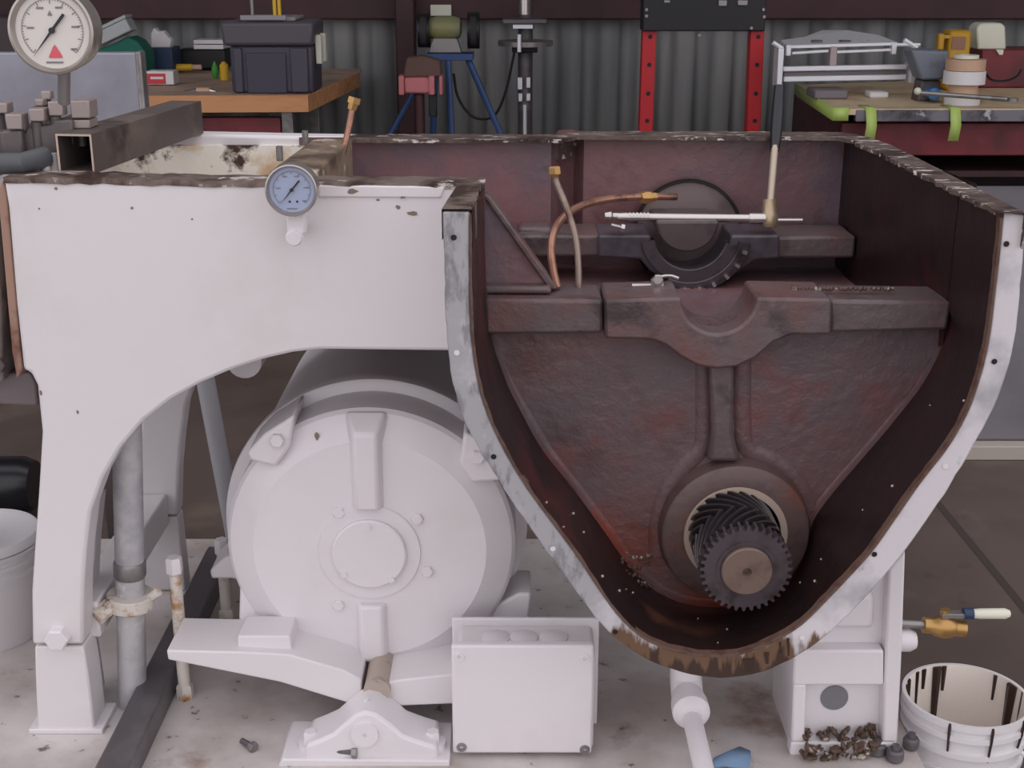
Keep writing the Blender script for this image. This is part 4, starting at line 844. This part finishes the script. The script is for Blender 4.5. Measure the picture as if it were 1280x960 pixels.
# ------------------------------------------------------------------ bench grinder on its stand
gy = 8.05
gr = thing('bench_grinder', (P(557, 40, gy).x, gy, 0), 'olive bench grinder with two dark wheels on a blue stand', 'grinder')
c = P(556, 35, gy)
bm = NB(); lathe(bm, c + Vector((-.10, 0, 0)), (1, 0, 0), [(0, .03), (.01, .055), (.05, .07), (.15, .07), (.19, .055), (.20, .03)], 24); build('motor_body', bm, OLIVE, gr)
bm = NB(); pprism(bm, [(541, 48), (571, 48), (577, 66), (536, 66)], gy - .05, .10); build('pedestal_foot', bm, STEEL, gr, bevel=.004)
for uu, r_ in ((530, .098), (592, .105)):
    p = P(uu, 38, gy); bm = NB(); lathe(bm, p + Vector((-.035, 0, 0)), (1, 0, 0), [(0, r_ * .5), (0, r_), (.07, r_), (.07, r_ * .5)], 28); build('wheel_guard', bm, BLACK, gr)
    bm = NB(); lathe(bm, p + Vector((.0, -.02, 0)), (1, 0, 0), [(-.018, 0), (-.018, r_ * .9), (.018, r_ * .9), (.018, 0)], 24, close=False); build('grinding_wheel', bm, mat('dark_wheel', (52, 48, 50), .8), gr)
bm = NB(); box(bm, P(534, 74, gy) + Vector((0, -.1, 0)), P(592, 66, gy) + Vector((0, .1, 0))); build('stand_plate', bm, BLUE, gr, bevel=.003)
zb_ = 0
for (u0, u1, dy) in ((540, 470, -.12), (560, 566, -.16), (585, 640, -.10), (545, 540, .14)):
    a = P(u0, 74, gy + dy * .5); b = P(u1, 200, gy + dy); e = a + (b - a) * (a.z / (a.z - b.z)); bm = NB(); tube(bm, [a, e], .018, 8); build('leg', bm, BLUE, gr)
bm = NB(); box(bm, P(538, 20, 8.75), P(564, 6, 8.75) + Vector((0, .05, 0))); tag(build('outlet_box', bm, CREAM, bevel=.004), 'cream electrical outlet box on the wall beam above the grinder', 'outlet')
vy = 7.6
vz = thing('bench_vise', (P(525, 110, vy).x, vy, 0), 'faded red vise on a post in front of the maroon column', 'vise')
bm = NB(); pbox(bm, 505, 97, 539, 117, vy, .12); build('body', bm, PINKVISE, vz, bevel=.012)
for u0, u1 in ((498, 505), (536, 543), (549, 553)):
    bm = NB(); pbox(bm, u0, 95, u1, 119, vy - .015, .14); build('jaw', bm, PINKVISE, vz, bevel=.006)
bm = NB(); pprism(bm, [(503, 97), (508, 72), (530, 70), (550, 76), (552, 97)], vy + .03, .12); build('anvil', bm, RUSTBROWN, vz, bevel=.01)
bm = NB(); pbox(bm, 536, 118, 546, 146, vy + .03, .04); build('handle', bm, BLACK, vz, bevel=.006)
p = P(524, 118, vy + .06); bm = NB(); tube(bm, [Vector((p.x, p.y, 0)), p], .03, 12); build('post', bm, DARKRED, vz)
# drill press
dy_ = 8.15
dr = thing('drill_press', (P(657, 100, dy_).x, dy_, 0), 'dark floor drill press with grey round table and silver column', 'drill press')
x_ = P(657, 60, dy_).x
bm = NB(); cyl(bm, (x_, dy_ + .12, .03), (x_, dy_ + .12, 2.2), .045, 20); build('column', bm, BLACKSTEEL, dr)
bm = NB(); cyl(bm, P(656, 18, dy_), P(656, -40, dy_), .035, 18); build('quill', bm, CHROME, dr)
bm = NB(); pbox(bm, 628, 24, 684, 30, dy_ - .06, .16); pbox(bm, 640, 29, 668, 36, dy_ - .05, .12); build('table_bracket', bm, BLACKSTEEL, dr, bevel=.006)
bm = NB(); pbox(bm, 641, 31, 666, 36, dy_ - .08, .03); build('clamp_plate', bm, ALU, dr, bevel=.002)
bm = NB(); p = P(657, 54, dy_); lathe(bm, p, UP, [(-.014, .165), (.014, .165), (.016, .15), (.016, 0)], 36); build('table', bm, STEEL, dr)
bm = NB(); p = P(649, 54, dy_ - .17); cyl(bm, p - UP * .05, p + UP * .05, .012, 10); build('table_lock', bm, ALU, dr)
bm = NB(); pbox(bm, 640, 58, 672, 66, dy_ - .02, .14); build('table_arm', bm, BLACK, dr, bevel=.006)
for u0, u1, v0, v1 in ((647, 653, 97, 112), (658, 663, 97, 110), (648, 653, 117, 127), (658, 663, 117, 126)):
    bm = NB(); pbox(bm, u0, v0, u1, v1, dy_ + .04, .03); build('rack_clip', bm, ALU, dr, bevel=.003)
bm = NB(); cyl(bm, P(656, 131, dy_ + .05), P(656, 240, dy_ + .05), .012, 10); build('rack_rod', bm, ALU, dr)
bm = NB(); box(bm, (x_ - .22, dy_ - .2, 0), (x_ + .22, dy_ + .3, .05)); build('foot', bm, BLACKSTEEL, dr, bevel=.01)
bm = NB(); tube(bm, curve([P(567, 92, 8.2), P(572, 120, 8.2), P(586, 142, 8.2), P(603, 149, 8.2), P(620, 142, 8.2), P(632, 115, 8.2), P(640, 80, 8.2), P(643, 66, 8.2)], 5), .008, 8)
tag(build('power_cable', bm, BLACK), 'black cord looping between the grinder and the drill press', 'cord')

# ------------------------------------------------------------------ shop press
py = 7.35
pr = thing('shop_press', (P(875, 100, py).x, py, 0), 'hydraulic shop press with two red drilled uprights and black head', 'press')
for (u0, u1, ub0, ub1) in ((805, 820, 799, 816), (938, 957, 933, 951)):
    a = P((u0 + u1) / 2, 30, py); b = P((ub0 + ub1) / 2, 165, py); hw_ = .037
    d = (a - b).normalized(); e = b - d * (b.z / d.z); tp = a + d * .25
    bm = NB(); prism(bm, [e + Vector((-hw_, 0, 0)), e + Vector((hw_, 0, 0)), tp + Vector((hw_, 0, 0)), tp + Vector((-hw_, 0, 0))], .10); up_ = build('upright', bm, POSTRED, pr, bevel=.004)
    for v in (46, 81, 117, 151, 186):
        q = P(0, v, py); t_ = (q.z - b.z) / (a.z - b.z); c = b + (a - b) * t_; bm = NB(); lathe(bm, Vector((c.x + .004, py - .001, c.z)), FWD, [(0, .012), (.0012, .012), (.0012, 0)], 14, close=False); build('pin_hole', bm, SLATE, up_)
bm = NB(); pbox(bm, 804, -30, 958, 39, py - .04, .16); build('head_beam', bm, BLACK, pr, bevel=.006)
for u, v in ((808, 12), (808, 20), (954, 12), (955, 21), (939, 35), (874, 44)):
    bm = NB(); hexhead(bm, P(u, v, py - .04), FWD, .010, .01); build('bolt', bm, STEEL, pr)
for u0, v0, u1, v1 in ((830, 0, 838, 4), (898, 0, 909, 8), (922, 0, 935, 7)):
    bm = NB(); pbox(bm, u0, v0, u1, v1, py - .05, .02); build('fitting', bm, STEEL, pr, bevel=.004)
bm = NB(); q = P(875, 0, py); box(bm, (P(800, 0, py).x - .1, py - .25, 0), (P(800, 0, py).x - .02, py + .35, .06)); box(bm, (P(950, 0, py).x + .02, py - .25, 0), (P(950, 0, py).x + .1, py + .35, .06)); build('base_rail', bm, POSTRED, pr)

# ------------------------------------------------------------------ right workbench
rbn = thing('workbench', (G(1180, 115, BZ).x, 7.1, 0), 'red steel workbench edged with lime green tape, behind the right of the case', 'workbench')
bm = NB(); gprism(bm, [(1044, 136), (1420, 136), (1400, 92), (996, 106)], BZ, .03); build('worktop', bm, mat('pale_plywood', (224, 200, 164), .6, layers=[((196, 172, 142), 5, .45, .65)]), rbn, bevel=.003)
a, b = G(1044, 136, BZ), G(996, 106, BZ); bm = NB(); pts = [G(1062, 136, BZ), a, b]; n_ = Vector((-.006, -.006, 0))
loft(bm, [[p + UP * z + n_ for p in pts] for z in (.006, -.055)]); o = build('edge_tape', bm, TAPE, rbn); md = o.modifiers.new('t', 'SOLIDIFY'); md.thickness = .008
fy = G(1100, 136, BZ).y
bm = NB(); box(bm, (a.x + .10, fy - .01, BZ - .06), (a.x + 2.2, fy + .03, BZ - .005)); build('front_edge', bm, mat('scuffed_edge', (120, 116, 124), .5, layers=[((60, 52, 60), 5, .45, .6), ((180, 180, 186), 9, .6, .66)]), rbn, bevel=.004)
bm = NB(); z0, z1 = P(1200, 194, fy + .1).z, P(1200, 153, fy + .1).z; box(bm, (a.x + .06, fy + .08, z0), (a.x + 2.2, fy + .12, z1)); build('apron', bm, REDSTEEL, rbn, bevel=.006)
bm = NB(); box(bm, (a.x + .05, fy + .14, .25), (a.x + .09, fy + 1.2, BZ - .05)); build('side_panel', bm, DARKRED, rbn)
for xx in (a.x + .35, a.x + 1.02, a.x + 1.9):
    bm = NB(); box(bm, (xx, fy + .12, 0), (xx + .06, fy + .18, BZ - .05)); build('leg', bm, DARKRED, rbn, bevel=.003)
bm = NB(); box(bm, (a.x + .1, fy + .15, .55), (a.x + 2.2, fy + 1.1, .58)); build('shelf', bm, DARKRED, rbn)
bm = NB(); box(bm, (a.x + .1, fy + 1.1, .1), (a.x + 2.2, fy + 1.13, BZ - .05)); build('back_panel', bm, mat('dark_back', (46, 30, 34), .7), rbn)
for u0, v0, v1, lab in ((1089, 122, 177, 'lime tape strip hanging over the bench edge below the aluminium frame'), (1194, 130, 176, 'lime tape strip hanging over the bench edge below the stacked rolls')):
    bm = NB(); yy = fy - .02; p0, p1 = P(u0, v0, yy), P(u0 - 3, v1, yy); hw_ = .025
    tp = P(u0 + 1, v0, yy); loft(bm, [[Vector((tp.x - hw_, yy + .16, BZ + .004)), Vector((tp.x + hw_, yy + .16, BZ + .004))], [Vector((tp.x - hw_, yy, BZ + .004)), Vector((tp.x + hw_, yy, BZ + .004))], [Vector((p1.x - hw_ + .006, yy - .006, (BZ + p1.z) / 2)), Vector((p1.x + hw_ + .006, yy - .006, (BZ + p1.z) / 2))], [Vector((p1.x - hw_, yy - .004, p1.z)), Vector((p1.x + hw_, yy - .004, p1.z))]])
    o = tag(build('tape_strip', bm, TAPE), lab, 'tape', 'green tape strips'); md = o.modifiers.new('t', 'SOLIDIFY'); md.thickness = .003
# aluminium frame
ay = 6.95
af = thing('aluminium_frame', (P(1060, 108, ay).x, ay, BZ), 'bright aluminium slide frame with slotted top plate on the right workbench', 'frame')
for v0, v1, u0, u1, dd in ((82, 88, 979, 1134, .03), (94.5, 101, 980, 1133, .03), (63.5, 67, 990, 1036, .02), (62, 65.5, 1044, 1118, .02)):
    a_, b_ = P(u0, v1 - .5, ay), P(u1, v0 + .5, ay); mid = (v0 + v1) / 2; slope = 3 / 155
    hh_ = (v1 - v0) / 2 / ppm(a_); bm = NB(); A, B = P(u0, mid + slope * 75, ay), P(u1, mid - slope * 75, ay)
    prism(bm, [A - UP * hh_, B - UP * hh_, B + UP * hh_, A + UP * hh_], dd); build('rail', bm, ALU, af, bevel=.004)
bm = NB(); pprism(bm, [(980, 90.5), (1132, 87.5), (1132, 91.5), (980, 95.5)], ay + .02, .02); build('rail_backing', bm, mat('grey_channel', (112, 104, 106), .5, .3), af)
for u0, v0, u1, v1 in ((972, 60, 979, 109), (1138, 80, 1145, 104)):
    bm = NB(); pbox(bm, u0, v0, u1, v1, ay - .02, .12); build('end_plate', bm, ALU, af, bevel=.004)
zt = P(1050, 57, ay).z; bm = NB(); pts = [P(984, 57, ay), P(1122, 53, ay), P(1122, 53, ay) + Vector((-.02, .28, .02)), P(1084, 53, ay) + Vector((-.03, .30, .045)), P(1046, 53, ay) + Vector((-.01, .30, .045)), P(1020, 55, ay) + Vector((0, .28, .02)), P(984, 57, ay) + Vector((.02, .28, .01))]
a_ = [bm.verts.new(p) for p in pts]; b_ = [bm.verts.new(p - UP * .014) for p in pts]; bm.faces.new(a_); bm.faces.new(b_[::-1])
for q in range(len(pts)): bm.faces.new((a_[q], b_[q], b_[(q + 1) % len(pts)], a_[(q + 1) % len(pts)]))
build('top_plate', bm, ALU, af)
for u in (1021, 1056, 1091):
    p = P(u, 51, ay + .10); p.z = pts[0].z + .016; bm = NB(); box(bm, p + Vector((-.03, -.012, -.004)), p + Vector((.03, .012, .006))); build('slot', bm, DARKSTEEL, af, bevel=.004)
for u, v in ((986, 64), (1118, 62)):
    bm = NB(); pbox(bm, u - 3, v - 8, u + 3, v + 6, ay - .01, .05); build('corner_block', bm, ALU, af, bevel=.004)
bm = NB(); pbox(bm, 1038, 58, 1046, 82, ay, .03); build('post', bm, mat('pink_grey_post', (176, 156, 158), .5), af)
bm = NB(); p, q = P(966, 53, ay), P(978, 61, ay); tube(bm, [p, q], .012, 8); build('knob', bm, ALU, af)
bm = NB(); tube(bm, [P(1120, 56, ay), P(1150, 56, ay)], .009, 8); tube(bm, [P(1130, 50, ay), P(1146, 60, ay)], .013, 8); build('clamp_screw', bm, ALU, af)
for u0, v0, u1, v1, m_, lab, dd in ((1018, 106, 1060, 122, mat('grey_tool', (120, 112, 116), .5), 'grey hand tool lying on the bench under the aluminium frame', .2), (1088, 101, 1112, 112, PAPER, 'small white and blue packet under the aluminium frame', .12)):
    yy = 6.85 if u0 < 1050 else 6.9; bm = NB(); a_ = P(u0, v1, yy); x0, x1 = a_.x, P(u1, v1, yy).x; h_ = (v1 - v0) / ppm(a_); box(bm, (x0, yy, BZ), (x1, yy + dd, BZ + h_ * .7)); tag(build('packet' if m_ is PAPER else 'hand_tool', bm, m_, bevel=.01), lab, 'packet' if m_ is PAPER else 'tool')
# vise, tape rolls, wrench, jug, tins
vy = 6.72
v2 = thing('bench_vise', G(1165, 112, BZ), 'blue grey bench vise on the right workbench', 'vise')
bm = NB(); pprism(bm, [(1139, 62), (1188, 64), (1184, 82), (1178, 100), (1152, 100), (1146, 84)], vy, .16); build('jaw', bm, VISEBLUE, v2, bevel=.012)
bm = NB(); pprism(bm, [(1152, 100), (1176, 100), (1176, 122), (1146, 128)], vy + .03, .12); build('base', bm, DARKSTEEL, v2, bevel=.01)
bm = NB(); p = P(1167, 117, vy - .05); lathe(bm, p, FWD, [(-.1, .028), (.02, .03), (.026, .02), (.026, 0)], 16, close=False); build('screw_nut', bm, mat('blue_nut', (60, 120, 180), .45), v2)
p0 = P(1202, 128, 6.6); p0.z = BZ
for (r_, z0, h_, m_, lab) in ((.085, 0, .05, PAPER, 'lowest white roll of the tape stack on the right bench'), (.07, .05, .05, ROLLTAN, 'tan roll above the lowest white roll in the tape stack'), (.10, .10, .065, PAPER, 'wide white roll in the middle of the tape stack'), (.095, .165, .055, ROLLTAN, 'wide tan roll, second from the top of the tape stack'), (.06, .22, .02, CREAM, 'small cream roll on top of the tape stack')):
    p = p0 + UP * z0; bm = NB(); lathe(bm, p, UP, [(.001, r_ * .45), (.001, r_), (h_ - .001, r_), (h_ - .001, r_ * .45), (.001, r_ * .45)], 32, close=False); tag(build('tape_roll', bm, m_, bevel=.002), lab, 'tape roll', 'rolls of tape in a stack')
wn = thing('torque_wrench', P(1200, 122, 6.42), 'long steel wrench laid along the front of the right bench', 'wrench')
bm = NB(); yy = 6.42; tube(bm, [P(1150, 116, yy), P(1190, 119, yy), P(1258, 124, yy)], .012, 10); build('bar', bm, STEEL, wn)
bm = NB(); p = P(1266, 124.5, yy); lathe(bm, p - UP * .008, UP, [(0, .012), (0, .026), (.016, .026), (.016, .012), (0, .012)], 18, close=False); build('ring_end', bm, STEEL, wn)
bm = NB(); bmesh.ops.create_uvsphere(bm, u_segments=12, v_segments=8, radius=.018, matrix=Matrix.Translation(P(1147, 114, yy))); build('ball_end', bm, CREAM, wn)
t = thing('yellow_jug', P(1198, 92, 7.3), 'yellow container with a brown label at the back of the right bench', 'container'); t.location.z = BZ; WL[t.name] = Vector(t.location)
x0, x1 = P(1186, 60, 7.3).x, P(1214, 60, 7.3).x; zt = P(1200, 38, 7.3).z; bm = NB(); box(bm, (x0, 7.3, BZ), (x1, 7.45, zt)); build('body', bm, mat('ochre_plastic', (196, 150, 40), .45), t, bevel=.02); bm = NB(); pbox(bm, 1190, 46, 1207, 62, 7.295, .01); build('label', bm, mat('brown_label', (150, 110, 90), .6), t)
bm = NB(); pbox(bm, 1173, 42, 1181, 63, 7.3, .05); build('handle', bm, mat('ochre_plastic', (0, 0, 0)), t, bevel=.01); bm = NB(); pbox(bm, 1178, 44, 1188, 48, 7.31, .03); build('handle_bridge', bm, mat('ochre_plastic', (0, 0, 0)), t)
db = thing('maroon_cabinet', (P(1260, 80, 7.5).x, 7.6, BZ), 'maroon steel box at the back of the right bench under the white jug', 'box')
zt = P(1250, 62, 7.45).z; bm = NB(); box(bm, (P(1226, 80, 7.45).x, 7.45, BZ), (P(1340, 80, 7.45).x, 7.75, zt)); build('body', bm, REDSTEEL, db, bevel=.01)
t = thing('white_jug', P(1240, 62, 7.5), 'white plastic jug with cut corners on the maroon box', 'jug'); t.location.z = zt; WL[t.name] = Vector(t.location)
bm = NB(); pprism(bm, [(1222, 62), (1221, 36), (1224, 31), (1229, 29), (1252, 29), (1257, 33), (1258, 62)], 7.5, .14); build('body', bm, CREAM, t, bevel=.01); bm = NB(); pprism(bm, [(1245, 62), (1255, 62), (1254, 69), (1249, 69)], 7.435, .012); build('tab', bm, CREAM, t, bevel=.004)
bm = NB(); tube(bm, curve([P(1232, 92, 7.0), P(1240, 100, 6.95), P(1256, 101, 6.95), P(1270, 96, 7.0), P(1276, 88, 7.1)], 5), .006, 8); tag(build('cable', bm, BLACK), 'dark cable curling on the right bench in front of the maroon box', 'cable')
